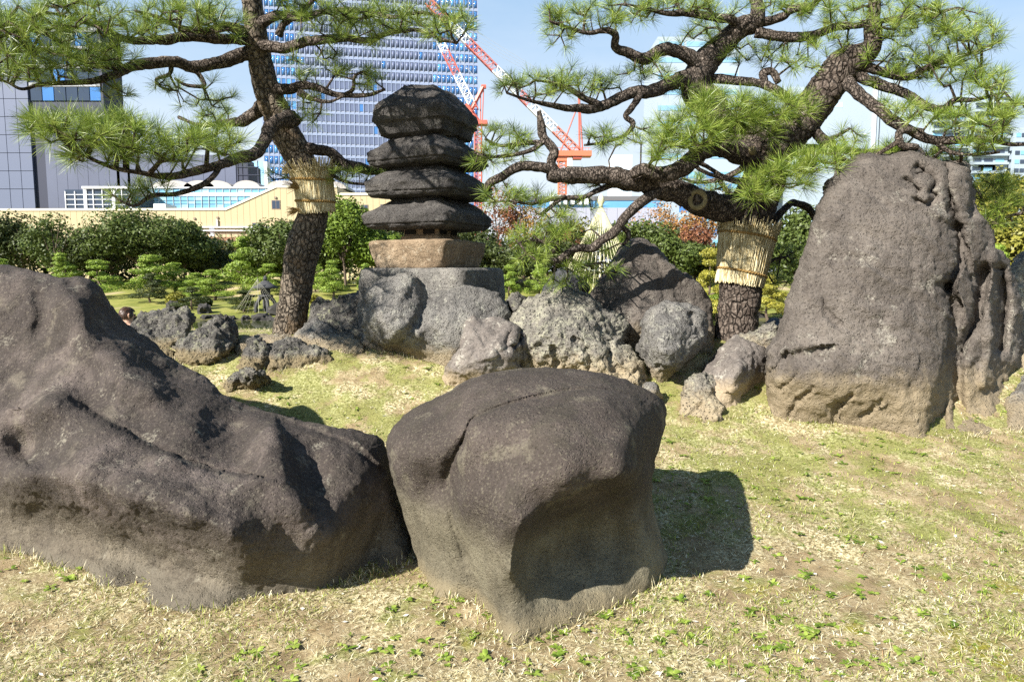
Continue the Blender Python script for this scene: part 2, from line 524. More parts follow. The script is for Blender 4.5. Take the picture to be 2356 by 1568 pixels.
tag(link("fallen_needles", mesh_np("fallen_needles", V, F), blade_material("fallen_needle", [(.3, (.30, .15, .06)), (.6, (.5, .34, .18))])), "fallen reddish pine needles lying on the ground", "needles", kind="stuff")
# ------------------------------------------------------------------ rocks
def rock_material(name, dark, mid, light, scale=2.0, lichen=0.0, lich_col=(.46, .45, .38), pits=0.3, bump=.6, patina=None, dust=(.30, .23, .13), dust_h=.10, fine=70.0, pcon=1.4, streak=.35):
    t = NT(name)
    x, y, z = t.xyz()
    n1 = t.noise(scale, 6, .62, dist=.4); n2 = t.noise(scale * 5, 6, .68); n3 = t.noise(fine, 5, .72); n4 = t.noise(fine * 3, 2, .6)
    c = t.ramp(n1, [(.28, dark), (.5, mid), (.72, light)])
    if patina:      # weathered crust: colour, height where it ends, softness
        pc, zc, wd = patina
        lim = t.math('ADD', z, t.math('MULTIPLY', t.math('SUBTRACT', n1, .5), wd))
        c = t.mix(t.step(lim, zc - wd * .22, zc + wd * .22), c, t.ramp(n1, [(.32, tuple(k * .75 for k in pc)), (.5, pc), (.70, tuple(k * pcon for k in pc))]))
    c = t.mix(t.math('MULTIPLY', t.step(n2, .35, .65), .5), c, t.mix(.5, c, (.55, .5, .47), 'MULTIPLY'), 'MIX')
    c = t.mix(t.math('MULTIPLY', t.step(n3, .53, .66), .45), c, light)
    c = t.mix(t.math('MULTIPLY', t.step(n3, .47, .35), .60), c, tuple(k * .35 for k in dark))
    st = t.noise(1.0, 5, .65, t.mapping((7, 7, .9)))
    c = t.mix(t.math('MULTIPLY', t.step(st, .50, .62), streak), c, tuple(k * .55 for k in dark))
    c = t.mix(t.math('MULTIPLY', t.step(t.noise(scale * 2.2, 5, .7), .55, .70), .30), c, tuple(min(1, k * 1.25) for k in light))
    if lichen:
        lf = t.math('MULTIPLY', t.step(t.noise(scale * 3.1, 5, .7), .56 - lichen * .12, .66 - lichen * .08), t.step(n3, .42, .58))
        c = t.mix(t.math('MULTIPLY', lf, .6), c, lich_col)
    if dust_h:
        lim = t.math('ADD', z, t.math('MULTIPLY', t.math('SUBTRACT', n2, .5), dust_h * 1.6))
        c = t.mix(t.math('MULTIPLY', t.step(lim, dust_h, 0.0), .75), c, dust)
    t.set("Base Color", c)
    t.set("Roughness", .88); t.set("Specular IOR Level", .22)
    h = t.math('ADD', t.math('MULTIPLY', n3, .6), t.math('MULTIPLY', n4, .25))
    h = t.math('ADD', h, t.math('MULTIPLY', n2, .9))
    if pits:
        h = t.math('SUBTRACT', h, t.math('MULTIPLY', t.step(t.voro(fine * .8), .35, .1), pits))
    t.set("Normal", t.bump(h, min(1.0, bump * 1.25), .03))
    return t.m
R_FRONT = rock_material("brown_boulder", (.085, .075, .052), (.145, .128, .09), (.22, .20, .14), 2.6, .0, (.26, .24, .19), .35, .55, ((.056, .045, .039), .36, .42), (.22, .18, .11), .08, 95, 1.6, .35)
R_LEFT = rock_material("dark_boulder", (.065, .055, .043), (.115, .097, .073), (.20, .175, .13), 2.2, -.1, (.25, .23, .18), .3, .5, ((.054, .044, .039), .26, .8), (.12, .105, .08), .03, 80, 2.7)
R_TALL = rock_material("tan_grey_boulder", (.072, .061, .053), (.125, .108, .093), (.195, .17, .145), 1.7, .05, (.36, .34, .28), .3, .75, None, (.27, .215, .135), .22, 55)
R_GREY = rock_material("grey_lichened_stone", (.11, .105, .10), (.20, .19, .175), (.30, .285, .25), 3.0, .5, (.42, .41, .34), .6, .8, None, (.33, .26, .16), .12, 60)
R_LAVA = rock_material("black_lava", (.055, .052, .048), (.115, .108, .098), (.23, .215, .18), 4.0, .35, (.27, .27, .17), .9, 1.0, None, (.22, .17, .09), .06, 50)
R_PINK = rock_material("pinkish_stone", (.095, .082, .074), (.165, .145, .128), (.25, .22, .19), 2.4, .3, (.42, .40, .34), .2, .5, None, (.36, .28, .18), .12, 55)
R_CRUST = rock_material("crusted_stone", (.10, .095, .085), (.19, .175, .15), (.32, .30, .24), 3.2, 1.0, (.40, .39, .28), .9, .95, None, (.34, .27, .17), .2, 48)
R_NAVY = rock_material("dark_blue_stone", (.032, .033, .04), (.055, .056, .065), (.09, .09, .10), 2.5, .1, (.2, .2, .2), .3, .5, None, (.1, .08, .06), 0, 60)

FEET = []
def seg_dist(P, A, B):
    """distance of each P to the nearest of the segments A-B"""
    out = np.full(len(P), 1e9)
    for c in range(0, len(P), 4000):
        p = P[c:c+4000, None, :]
        d = B - A; l2 = (d * d).sum(-1) + 1e-9
        t = np.clip(((p - A) * d).sum(-1) / l2, 0, 1)
        q = A + t[..., None] * d
        out[c:c+4000] = np.sqrt(((p - q) ** 2).sum(-1)).min(1)
    return out
def signed_poly(P, L):
    """unsigned distance to polyline L and side (+ to the right of its direction in the picture)"""
    L = np.asarray(L, float); A, B = L[:-1], L[1:]
    best = np.full(len(P), 1e9); side = np.zeros(len(P))
    for a, b in zip(A, B):
        d = b - a; t = np.clip(((P - a) * d).sum(-1) / (d @ d), 0, 1)
        q = a + t[:, None] * d; r = np.sqrt(((P - q) ** 2).sum(-1))
        s = np.sign(d[0] * (P[:, 1] - a[1]) - d[1] * (P[:, 0] - a[0]))
        k = r < best; best[k] = r[k]; side[k] = s[k]
    return best, side
def tps(C, val, Q, lam=1.0):
    C = np.asarray(C, float); n = len(C)
    def U(r2): return .5 * r2 * np.log(r2 + 1e-9)
    K = U(((C[:, None] - C[None]) ** 2).sum(-1)) + lam * np.eye(n)
    Pm = np.hstack([np.ones((n, 1)), C])
    A = np.block([[K, Pm], [Pm.T, np.zeros((3, 3))]])
    w = np.linalg.solve(A, np.concatenate([val, np.zeros(3)]))
    out = np.zeros(len(Q))
    for c in range(0, len(Q), 8000):
        q = Q[c:c+8000]
        out[c:c+8000] = U(((q[:, None] - C[None]) ** 2).sum(-1)) @ w[:n] + w[n] + q @ w[n+1:]
    return out
def rock(label, outline, foot, ctrl, material, R=60, drop=.18, thick=.35, res=4.0, feats=(), rough=(.02, 3, .006, 14), lava=0.0, strata=0.0, cat="rock", name="boulder", group=None, parent=None, sag=45, jag=2.0, plates=0.0, crag=0.0, chips=0.0, cf=7.0):
    """a boulder: outline of its upper rim and foot line where it meets the ground, both as picture places,
    ctrl: (x, y, distance) of its near surface; the far side bulges back by thick"""
    rim = catmull(np.array(outline, float), 8)
    n = jag * fbm(np.hstack([rim * .05, np.zeros((len(rim), 1))]), 4); m = jag * fbm(np.hstack([rim * .05 + 50, np.zeros((len(rim), 1))]), 4)
    rim = rim + np.stack([n, m], 1) * 1.6
    ft = np.array(foot, float)
    low = ft + np.array([0, sag])
    loop = np.vstack([rim, low])
    # resample the loop evenly
    cl = np.vstack([loop, loop[:1]]); seg = np.linalg.norm(np.diff(cl, axis=0), axis=1); s = np.concatenate([[0], np.cumsum(seg)])
    k = max(24, int(s[-1] / res)); q = np.linspace(0, s[-1], k, endpoint=False)
    O = np.stack([np.interp(q, s, cl[:, 0]), np.interp(q, s, cl[:, 1])], 1)
    rA, rB = rim[:-1], rim[1:]
    # inside points: rings close to the rim, then a grid
    lo, hi = O.min(0), O.max(0)
    g = np.stack(np.meshgrid(np.arange(lo[0], hi[0], res), np.arange(lo[1], hi[1], res)), -1).reshape(-1, 2)
    g = g + (RNG.random(g.shape) - .5) * res * .6
    x, y = g[:, 0], g[:, 1]
    ins = np.zeros(len(g), bool); j = len(O) - 1
    for i in range(len(O)):
        xi, yi, xj, yj = O[i, 0], O[i, 1], O[j, 0], O[j, 1]
        c = ((yi > y) != (yj > y)) & (x < (xj - xi) * (y - yi) / (yj - yi + 1e-12) + xi)
        ins ^= c; j = i
    g = g[ins]
    lA, lB = O, np.roll(O, -1, 0)
    g = g[seg_dist(g, lA, lB) > res * .55]
    tang = np.roll(O, -1, 0) - np.roll(O, 1, 0); nrm = np.stack([-tang[:, 1], tang[:, 0]], 1); nrm /= np.linalg.norm(nrm, axis=1, keepdims=True) + 1e-9
    area = .5 * np.sum(O[:, 0] * np.roll(O[:, 1], -1) - np.roll(O[:, 0], -1) * O[:, 1])
    if area < 0: nrm = -nrm
    ring = O + nrm * res * .3
    P2 = np.vstack([O, ring, g])
    nO = len(O)
    vv, ee, ff, ov, oe, of = delaunay_2d_cdt([Vector(p) for p in P2], [], [list(range(nO))], 1, 1e-4)
    Q = np.array([[p.x, p.y] for p in vv]); T = np.array([f for f in ff if len(f) == 3])
    rimflag = np.array([any(a < nO for a in o) for o in ov])
    C, D = [], []
    for c in ctrl:
        C.append(c[:2]); D.append(c[2])
    for p in ft:
        d = gdepth(p[0], p[1]); C.append(p); D.append(d); C.append((p[0], p[1] + sag)); D.append(d + .03)
    Fd = tps(C, np.array(D), Q, 30.0)
    tt = seg_dist(Q, rA, rB)
    prof = np.sqrt(1 - (1 - np.clip(tt / R, 0, 1)) ** 2)
    Rb = max(R * 1.8, 40)
    profb = np.sqrt(1 - (1 - np.clip(tt / Rb, 0, 1)) ** 2)
    ld = seg_dist(Q, lA, lB)
    closeb = np.clip(ld / (res * 3), 0, 1) ** .5
    front = Fd + drop * (1 - prof)
    for ft_ in feats:
        kind, L, w, dep = ft_[0], catmull(np.array(ft_[1], float), 5), ft_[2], ft_[3]
        wob = (5 if dep < .2 and ft_[2] > 5.5 else 1.5) * fbm(np.hstack([Q * .02, np.zeros((len(Q), 1))]), 3)
        d, sd = signed_poly(Q + wob[:, None] * np.array([.6, .8]), L)
        if kind == 'groove':
            front = front + dep * np.exp(-(d / w) ** 2)
        elif kind == 'ridge':
            front = front - dep * np.exp(-(d / w) ** 2)
        elif kind == 'step':      # the side to the right of the line lies back by dep, fading over reach
            reach = ft_[4]
            e = d * sd
            front = front + dep * (1 / (1 + np.exp(-e / w * 2.5))) * np.exp(-(np.maximum(e, 0) / reach) ** 2)
    back = Fd + drop + thick * profb
    back = np.maximum(back, front + .02 * closeb)
    Vf = at_np(Q[:, 0], Q[:, 1], front); Vb = at_np(Q[:, 0], Q[:, 1], back)
    onrim = rimflag
    Vf[onrim] = at_np(Q[onrim, 0], Q[onrim, 1], (front[onrim] + back[onrim]) * .5)
    bidx = np.full(len(Q), -1); inner = np.where(~onrim)[0]
    bidx[inner] = len(Q) + np.arange(len(inner)); bidx[onrim] = np.where(onrim)[0]
    V = np.vstack([Vf, Vb[inner]])
    a, b, c = Q[T[:, 0]], Q[T[:, 1]], Q[T[:, 2]]
    cr = (b[:, 0]-a[:, 0])*(c[:, 1]-a[:, 1]) - (b[:, 1]-a[:, 1])*(c[:, 0]-a[:, 0])
    T = np.where((cr > 0)[:, None], T[:, [0, 2, 1]], T)
    Fc = np.vstack([T, bidx[T][:, [0, 2, 1]]])
    # relief along the surface
    e1, e2 = V[Fc[:, 1]] - V[Fc[:, 0]], V[Fc[:, 2]] - V[Fc[:, 0]]
    fn = np.cross(e1, e2); N = np.zeros_like(V)
    for q_ in range(3): np.add.at(N, Fc[:, q_], fn)
    N /= np.linalg.norm(N, axis=1, keepdims=True) + 1e-12
    a1, f1, a2, f2 = rough
    disp = a1 * fbm(V * f1 + 3.1, 4) + a2 * fbm(V * f2 + 8.7, 4, .6)
    if lava:
        w1, w2 = worley(V * 9 + .6 * np.stack([fbm(V * 6 + k * 11, 2) for k in range(3)], -1))
        disp = disp + lava * (.9 * ridged(V * 7, 4) - .9 * np.exp(-(w1 / .28) ** 2) - .35 + .4 * fbm(V * 26, 3, .6))
    if strata:
        q3 = V @ np.array([.35, .2, .9])
        disp = disp + strata * (ridged(np.stack([q3 * 9 + fbm(V * 2, 3) * 1.8, V[:, 0] * 1.3, V[:, 1] * 1.3], -1), 3) - .3)
    if plates:
        q3 = V + .10 * np.stack([fbm(V * 4 + k * 7, 3) for k in range(3)], -1)
        w1, w2 = worley(q3 * np.array([3.2, 3.2, 2.0]))
        disp = disp - plates * np.exp(-((w2 - w1) / .10) ** 2) * (fbm(V * 2.3 + 5, 2) > -.05)
    if crag:
        qq = V + .03 * np.stack([fbm(V * 9 + k * 5, 3) for k in range(3)], -1)
        disp = disp + crag * (ridged(qq * 10 + 2, 5, .6) - .45) + crag * .5 * (np.abs(vnoise(qq * 34)) - .4)
    if chips:
        qq = V * cf + .5 * np.stack([fbm(V * 5 + k * 13, 3) for k in range(3)], -1)
        disp = disp + chips * cells(qq) + chips * .5 * cells(qq * 2.7 + 4)
    V = V + N * disp[:, None]
    FEET.append([(at(p[0], p[1], gdepth(p[0], p[1]))) for p in ft])
    cen = V.mean(0); zb = gz(cen[0], cen[1])
    base = (float(cen[0]), float(cen[1]), zb)
    me = mesh_np(name, V, Fc, True)
    o = link(name, me, material, parent, base)
    tag(o, label, cat if parent is None else None, group)
    return o

# --- the brown block in the middle, nearest of all
rock("smooth brown boulder with an undercut front and a shadow on the grass beside it",
     [(968,1345),(952,1270),(930,1180),(905,1095),(891,1040),(896,995),(935,950),(1000,915),(1080,870),(1150,850),(1230,842),(1300,843),(1390,855),(1440,872),(1490,898),(1522,925),(1531,960),(1525,1010),(1512,1060),(1505,1120),(1512,1180),(1526,1240),(1539,1290),(1538,1325)],
     [(1520,1343),(1450,1378),(1400,1400),(1300,1440),(1215,1470),(1165,1470),(1130,1432),(1088,1388),(1040,1380),(985,1375)],
     [(1300,862,3.02),(1150,880,2.98),(1420,890,3.0),(1000,940,3.05),(1300,895,2.86),(1150,945,2.74),(1080,985,2.70),(1400,910,2.80),(1250,985,2.55),(1400,985,2.56),(1140,1060,2.54),(1250,1070,2.41),(1390,1060,2.42),(1455,1000,2.60),(1458,1080,2.56),(1505,985,2.98),(1498,1080,2.98),
      (1100,1150,2.50),(1200,1150,2.38),(1300,1115,2.37),(1420,1095,2.44),(1150,1250,2.42),(1170,1320,2.44),(1202,1200,2.38),
      (1290,1205,2.70),(1245,1280,2.68),(1350,1180,2.74),(1420,1150,2.76),(1330,1280,2.80),(1410,1240,2.88),(1462,1200,2.86),(1455,1300,2.84),(1390,1330,2.78),(1300,1360,2.68),(1225,1390,2.54),(1505,1250,2.90),(1500,1160,2.96),
      (960,1060,2.82),(1000,1040,2.78),(930,1020,2.90),(985,1150,2.88),(1005,1250,2.86),(1010,1330,2.83),(1010,1120,2.86),(1062,1150,2.58),(1088,1270,2.64),(1122,1400,2.62),(1200,1435,2.49),(1285,1415,2.57)],
     R_FRONT, R=58, drop=.20, thick=.42, res=2.7,
     feats=[('groove', [(1062,1020),(1075,985),(1090,962),(1150,935),(1250,906),(1330,893),(1400,892),(1445,905)], 3.6, .045),
            ('groove', [(1062,1020),(1034,1075),(1026,1130),(1040,1200),(1068,1280),(1098,1355),(1128,1425)], 16, .055), ('groove', [(1062,1020),(1034,1075),(1026,1130),(1040,1200),(1068,1280)], 5, .02),
            ('ridge', [(1180,1310),(1205,1215),(1260,1165),(1340,1125),(1420,1100),(1470,1085)], 22, .035),
            ('step', [(1062,1020),(1090,962),(1150,935),(1250,906),(1330,893),(1400,892),(1445,905)], 5, -.05, 80)],
     rough=(.026, 2.4, .006, 14), crag=.003)
# --- the long dark boulder on the left
rock("long dark boulder rising in a high slab with a ledge and a dark undercut belly",
     [(-190,1180),(-200,900),(-170,660),(-100,600),(0,606),(60,618),(140,636),(200,640),(232,660),(262,705),(300,745),(360,790),(410,835),(470,868),(510,905),(565,930),(640,955),(740,980),(830,990),(876,1005),(893,1040),(905,1090),(925,1150),(946,1220),(955,1270)],
     [(950,1292),(880,1312),(780,1345),(640,1372),(520,1400),(420,1412),(340,1388),(240,1348),(130,1302),(0,1262),(-170,1232)],
     [(0,640,3.8),(-120,660,3.9),(110,665,3.72),(190,690,3.62),(0,760,3.62),(110,760,3.56),(200,760,3.46),(262,722,3.86),(280,830,3.30),(340,795,3.74),(200,850,3.34),(60,880,3.38),(350,900,3.18),(412,858,3.62),(425,975,3.04),(475,905,3.46),(330,950,3.14),(490,1050,2.95),(540,965,3.34),(560,1040,3.02),(200,925,3.22),
      (110,930,3.10),(220,985,2.98),(330,1050,2.84),(440,1090,2.78),(0,1000,3.2),(60,1060,3.10),(250,1090,2.66),(380,1132,2.56),(500,1170,2.55),(600,1140,2.70),(60,1065,2.95),(130,1090,2.76),(200,1118,2.65),(300,1160,2.55),(420,1203,2.49),(525,1248,2.51),(568,1275,2.58),
      (90,1170,3.14),(190,1205,3.08),(290,1245,3.0),(400,1282,2.90),(490,1308,2.78),(330,1335,2.93),(430,1362,2.76),(620,1300,2.72),(640,1220,2.66),(560,1350,2.77),(0,1160,3.22),(80,1200,3.22),
      (625,1000,3.02),(650,1070,2.80),(690,1150,2.68),(680,1010,3.12),(722,1090,2.98),(765,1050,3.06),(850,1040,3.2),(820,1120,2.98),(740,1180,2.76),(762,1230,2.76),(765,1320,2.86),(880,1120,3.14),(850,1200,3.06),(900,1240,3.16),(850,1290,3.1)],
     R_LEFT, R=55, drop=.16, thick=.28, res=4.2,
     feats=[('step', [(60,925),(110,912),(165,915),(230,958),(330,1018),(420,1062),(500,1090),(572,1098)], 8, -.075, 60),
            ('groove', [(165,915),(230,955),(330,1013),(420,1058),(500,1086),(572,1094)], 7, .03),
            ('groove', [(560,935),(640,965),(740,1000),(820,1030),(880,1085)], 8, .045),
            ('step', [(700,1150),(672,1100),(655,1040),(640,985)], 9, .07, 60),
            ('groove', [(160,650),(185,675),(225,700),(240,690)], 16, .05), ('groove', [(85,680),(95,720),(85,760)], 14, .04), ('groove', [(300,745),(380,860),(420,930)], 30, .05)],
     rough=(.028, 2.0, .010, 11), strata=.006, crag=.006, chips=.006, cf=4)
# --- the tall tan boulder on the right
rock("tall tan grey boulder with a pitted crown and deep grooves down one side",
     [(1764,925),(1758,880),(1766,830),(1762,800),(1785,775),(1797,735),(1812,690),(1832,630),(1855,540),(1880,470),(1910,412),(1945,378),(1985,357),(2050,351),(2110,342),(2128,352),(2160,372),(2190,375),(2224,386),(2240,430),(2256,480),(2290,528),(2288,560),(2312,592),(2331,640),(2345,690),(2351,780),(2352,850),(2325,930),(2296,975)],
     [(2275,1000),(2230,1008),(2180,1012),(2100,1012),(2000,986),(1900,978),(1800,965),(1768,957)],
     [(2050,375,5.12),(1960,400,5.12),(2180,400,5.10),(1900,500,5.0),(2000,500,4.92),(2120,500,4.90),(2220,500,5.06),(1870,620,4.92),(1960,640,4.78),(2080,640,4.76),(2170,640,4.84),(2260,620,5.10),(1820,740,4.84),(1900,750,4.72),(2000,770,4.66),(2100,770,4.66),(2165,780,4.74),(2240,760,4.98),(2320,760,5.30),
      (1790,860,4.74),(1880,880,4.62),(2000,890,4.58),(2100,900,4.58),(2150,900,4.64),(2205,900,4.90),(2260,900,5.0),(2310,880,5.25),(2120,980,4.56),(2185,980,4.72),(2240,970,4.85)],
     R_TALL, R=48, drop=.22, thick=.7, res=4.0,
     feats=[('groove', [(2228,395),(2238,440),(2236,500)], 10, .09), ('groove', [(2175,385),(2184,450),(2200,520),(2210,590),(2200,620),(2180,660)], 8, .15),
            ('groove', [(2178,660),(2200,720),(2190,800),(2175,870),(2170,940),(2150,1000)], 13, .17), ('groove', [(2205,520),(2225,590),(2235,640)], 7, .08),
            ('groove', [(2262,620),(2250,700),(2240,740),(2215,790),(2200,860),(2205,960)], 15, .18), ('ridge', [(2290,560),(2275,680),(2270,820),(2262,880)], 14, .10), ('groove', [(2300,620),(2310,700),(2300,800)], 12, .2),
            ('groove', [(2108,402),(2135,400),(2150,420),(2140,440),(2152,452),(2130,470),(2110,462)], 7, .09), ('groove', [(2085,415),(2100,425),(2112,440)], 8, .08), ('groove', [(2110,385),(2125,392)], 8, .10),
            ('step', [(1790,835),(1815,812),(1850,803),(1880,800)], 7, .07, 40), ('groove', [(1785,800),(1800,825),(1812,812)], 6, .05), ('groove', [(1895,690),(1900,715),(1930,745)], 6, .03),
            ('groove', [(1790,900),(1815,880),(1840,850)], 4, .025), ('groove', [(1815,960),(1830,930),(1870,895)], 5, .03), ('groove', [(1920,985),(1925,940),(1960,910)], 5, .03), ('groove', [(1985,960),(2030,925)], 5, .03)],
     rough=(.036, 2.2, .017, 11), strata=.016, plates=.008, crag=.009, chips=.014, cf=4)
def gfoot(*p): return list(p)
# --- rocks round the stone pagoda
rock("broad grey lichened boulder with a rounded shoulder in front of the pagoda base",
     [(832,770),(838,720),(841,690),(848,662),(880,642),(920,629),(952,631),(976,650),(1000,662),(1060,660),(1110,666),(1150,682),(1165,702),(1172,745),(1180,800)],
     [(1170,838),(1100,840),(1000,832),(940,822),(900,812),(860,803),(830,797)],
     [(880,660,5.52),(930,650,5.50),(900,720,5.36),(860,740,5.42),(960,700,5.50),(985,760,5.42),(1040,720,5.42),(1060,690,5.50),(1120,720,5.50),(1050,790,5.34),(900,780,5.38),(1150,770,5.5),(985,680,5.60)],
     R_GREY, R=36, drop=.16, thick=.22, res=3.2, feats=[('groove', [(978,655),(985,690),(965,730),(940,760),(915,800)], 12, .06), ('groove', [(905,740),(925,735)], 8, .03)], rough=(.03, 3, .008, 16), crag=.008, chips=.022, cf=5)
rock("pale pinkish boulder with a dark gnarled flank beside the broad grey boulder",
     [(1016,868),(1028,838),(1056,806),(1064,770),(1066,742),(1086,723),(1108,732),(1140,728),(1162,736),(1190,748),(1212,762),(1218,785),(1226,805),(1232,832),(1224,850),(1205,862)],
     [(1190,880),(1130,895),(1080,898),(1040,893),(1015,885)],
     [(1090,745,5.22),(1140,750,5.22),(1080,800,5.08),(1140,800,5.05),(1185,790,5.12),(1205,820,5.22),(1060,850,5.06),(1120,850,5.02),(1190,850,5.18),(1220,830,5.34)],
     R_PINK, R=22, drop=.10, thick=.28, res=2.6, feats=[('groove', [(1170,770),(1163,800),(1185,795),(1198,775)], 5, .07), ('groove', [(1195,765),(1200,810),(1195,850)], 6, .06), ('groove', [(1180,830),(1200,840),(1210,862)], 5, .06), ('groove', [(1140,862),(1175,845)], 4, .03)],
     rough=(.02, 4, .008, 18), strata=.008, crag=.006, chips=.022, cf=5)
rock("crusty pale grey boulder with a rough eroded flank behind the brown boulder",
     [(1176,800),(1178,740),(1190,710),(1215,692),(1255,670),(1285,664),(1300,658),(1318,666),(1345,675),(1375,692),(1390,712),(1415,716),(1435,735),(1442,755),(1432,790),(1450,800),(1475,835),(1490,870)],
     [(1495,905),(1440,910),(1350,890),(1260,875),(1200,862),(1180,850)],
     [(1230,710,5.35),(1300,685,5.45),(1350,700,5.42),(1210,760,5.28),(1270,760,5.18),(1330,750,5.2),(1390,740,5.42),(1240,820,5.20),(1300,830,5.16),(1360,810,5.10),(1400,830,5.08),(1440,850,5.10),(1420,770,5.42),(1460,870,5.06)],
     R_CRUST, R=26, drop=.14, thick=.3, res=2.6, feats=[('groove', [(1270,800),(1280,830),(1272,855)], 5, .04), ('groove', [(1320,780),(1345,800),(1360,830),(1352,860)], 6, .05), ('groove', [(1400,790),(1405,830),(1430,860)], 8, .08), ('groove', [(1300,860),(1325,850),(1330,880)], 8, .10)],
     rough=(.03, 5, .016, 18), lava=.014, crag=.012, chips=.032, cf=6)
rock("dark blue grey pointed rock in shade behind the crusty boulder",
     [(1238,692),(1246,664),(1262,640),(1284,615),(1300,614),(1318,622),(1342,642),(1357,660),(1352,690)],
     [(1345,745),(1290,745),(1250,740)], [(1290,640,6.1),(1290,690,6.02),(1330,670,6.1),(1262,670,6.1)], R_NAVY, R=16, drop=.12, thick=.3, res=2.6, rough=(.02, 4, .006, 16), sag=10, crag=.01)
rock("steep brown grey boulder with a crusted edge in front of the wrapped pine trunk",
     [(1345,700),(1352,676),(1375,645),(1402,608),(1420,574),(1446,551),(1470,545),(1490,552),(1512,570),(1552,612),(1600,642),(1622,672),(1634,700),(1640,745),(1642,790)],
     [(1635,815),(1560,815),(1480,805),(1420,800),(1350,790)],
     [(1460,575,6.0),(1430,620,5.92),(1490,620,5.88),(1540,640,5.92),(1400,680,5.88),(1470,690,5.72),(1540,700,5.76),(1600,700,5.92),(1450,760,5.66),(1540,780,5.62),(1610,770,5.75)],
     R_TALL, R=24, drop=.14, thick=.3, res=2.8, feats=[('groove', [(1490,570),(1530,640),(1580,700)], 12, .03), ('ridge', [(1505,575),(1560,625),(1610,665)], 10, .04)], rough=(.025, 3, .010, 16), lava=.004, crag=.010, chips=.012, cf=5)
rock("grey pitted rock leaning on the block shaped one with a yellowish undercut",
     [(1470,800),(1476,782),(1478,745),(1492,720),(1512,702),(1530,689),(1556,690),(1582,698),(1608,706),(1624,716),(1630,742),(1627,785),(1608,812),(1580,836),(1556,855),(1536,868)],
     [(1532,880),(1520,880),(1506,872),(1488,850),(1474,820)],
     [(1530,710,5.28),(1580,720,5.26),(1500,760,5.16),(1560,760,5.08),(1610,750,5.25),(1500,800,5.06),(1540,820,4.98),(1580,800,5.14),(1530,850,5.06)],
     R_GREY, R=18, drop=.12, thick=.28, res=2.4, feats=[('groove', [(1536,705),(1545,722)], 8, .05), ('groove', [(1590,725),(1592,742)], 7, .05), ('step', [(1478,800),(1530,805),(1590,780)], 8, -.03, 30), ('groove', [(1488,748),(1505,755)], 7, .04)], rough=(.03, 5, .010, 18), lava=.006, sag=20, crag=.008, chips=.022, cf=5)
rock("brown grey angular block with a flat slanting top beside the tall boulder",
     [(1600,890),(1612,856),(1640,815),(1668,788),(1690,770),(1706,774),(1740,790),(1765,806),(1768,840),(1762,880),(1750,915),(1740,925)],
     [(1742,940),(1720,952),(1680,966),(1650,962),(1625,948),(1605,925)],
     [(1690,780,5.42),(1740,800,5.35),(1640,830,5.3),(1690,815,5.16),(1640,870,5.08),(1702,843,4.94),(1690,900,4.93),(1672,940,4.95),(1650,900,5.0),(1762,830,5.32),(1752,890,5.30),(1735,930,5.2),(1725,850,5.06)],
     R_PINK, R=8, drop=.06, thick=.3, res=2.4, feats=[('step', [(1768,812),(1740,818),(1705,838),(1695,860),(1690,900),(1670,925)], 5, -.0, 30)], rough=(.02, 4, .008, 18), crag=.006, chips=.022, cf=5)
rock("low sponge like porous rock crumbling at the foot of the angular block",
     [(1556,950),(1566,905),(1580,875),(1602,858),(1622,850),(1640,872),(1648,905),(1655,940)],
     [(1660,972),(1630,975),(1590,965),(1560,955)], [(1600,880,5.0),(1610,920,4.9),(1640,940,4.86),(1580,930,4.92)], R_CRUST, R=16, drop=.08, thick=.14, res=2.4, rough=(.03, 8, .012, 24), lava=.018, crag=.012, chips=.032, cf=6)
rock("pale rubble rock wedged behind the angular block",
     [(1690,800),(1702,772),(1722,760),(1748,750),(1772,738),(1790,745),(1800,790)],
     [(1800,830),(1750,830),(1700,820)], [(1740,770,5.55),(1770,780,5.5)], R_CRUST, R=16, drop=.1, thick=.2, res=2.8, rough=(.03, 6, .01, 20), lava=.012, crag=.012, chips=.032, cf=6)
rock("small dark rounded stone in the shaded gap below the leaning rock",
     [(1478,905),(1484,884),(1500,874),(1516,880),(1524,900)], [(1522,918),(1500,922),(1480,918)], [(1500,890,4.95),(1500,905,4.9)], R_GREY, R=14, drop=.06, thick=.08, res=2.6, rough=(.015, 8, .006, 24), name="stone", crag=.008, chips=.022, cf=5)
rock("small black lava stone between the pagoda base and the crusty boulder",
     [(1160,720),(1166,688),(1180,676),(1200,680),(1213,698),(1212,716)], [(1208,742),(1180,745),(1162,742)], [(1186,690,5.75),(1186,715,5.7)], R_LAVA, R=14, drop=.08, thick=.12, res=2.6, rough=(.02, 8, .01, 24), lava=.012, name="stone", crag=.014, chips=.036, cf=6)
# --- black lava rocks at the back left
rock("ridged black lava rock with grey veins rising behind the long dark boulder",
     [(296,760),(312,738),(345,716),(372,712),(400,716),(418,706),(436,714),(444,735),(436,760),(420,785),(400,800)],
     [(400,850),(340,840),(290,810)], [(350,735,6.1),(410,730,6.1),(360,765,5.98),(410,770,5.96)], R_LAVA, R=18, drop=.12, thick=.28, res=2.4, rough=(.03, 5, .012, 18), lava=.010, strata=.02, crag=.014, chips=.036, cf=6)
rock("streaked grey lava rock tilted against the ridged one, leaves of rock on top",
     [(398,800),(410,785),(440,765),(470,745),(496,726),(520,728),(538,748),(548,775),(543,800),(520,822),(490,838),(450,846),(425,842)],
     [(470,856),(430,850),(405,830)], [(500,745,5.72),(530,780,5.74),(460,775,5.58),(500,800,5.52),(440,815,5.48),(460,840,5.46)], R_LAVA, R=18, drop=.12, thick=.3, res=2.4, rough=(.03, 5, .012, 18), lava=.012, strata=.025, crag=.014, chips=.036, cf=6)
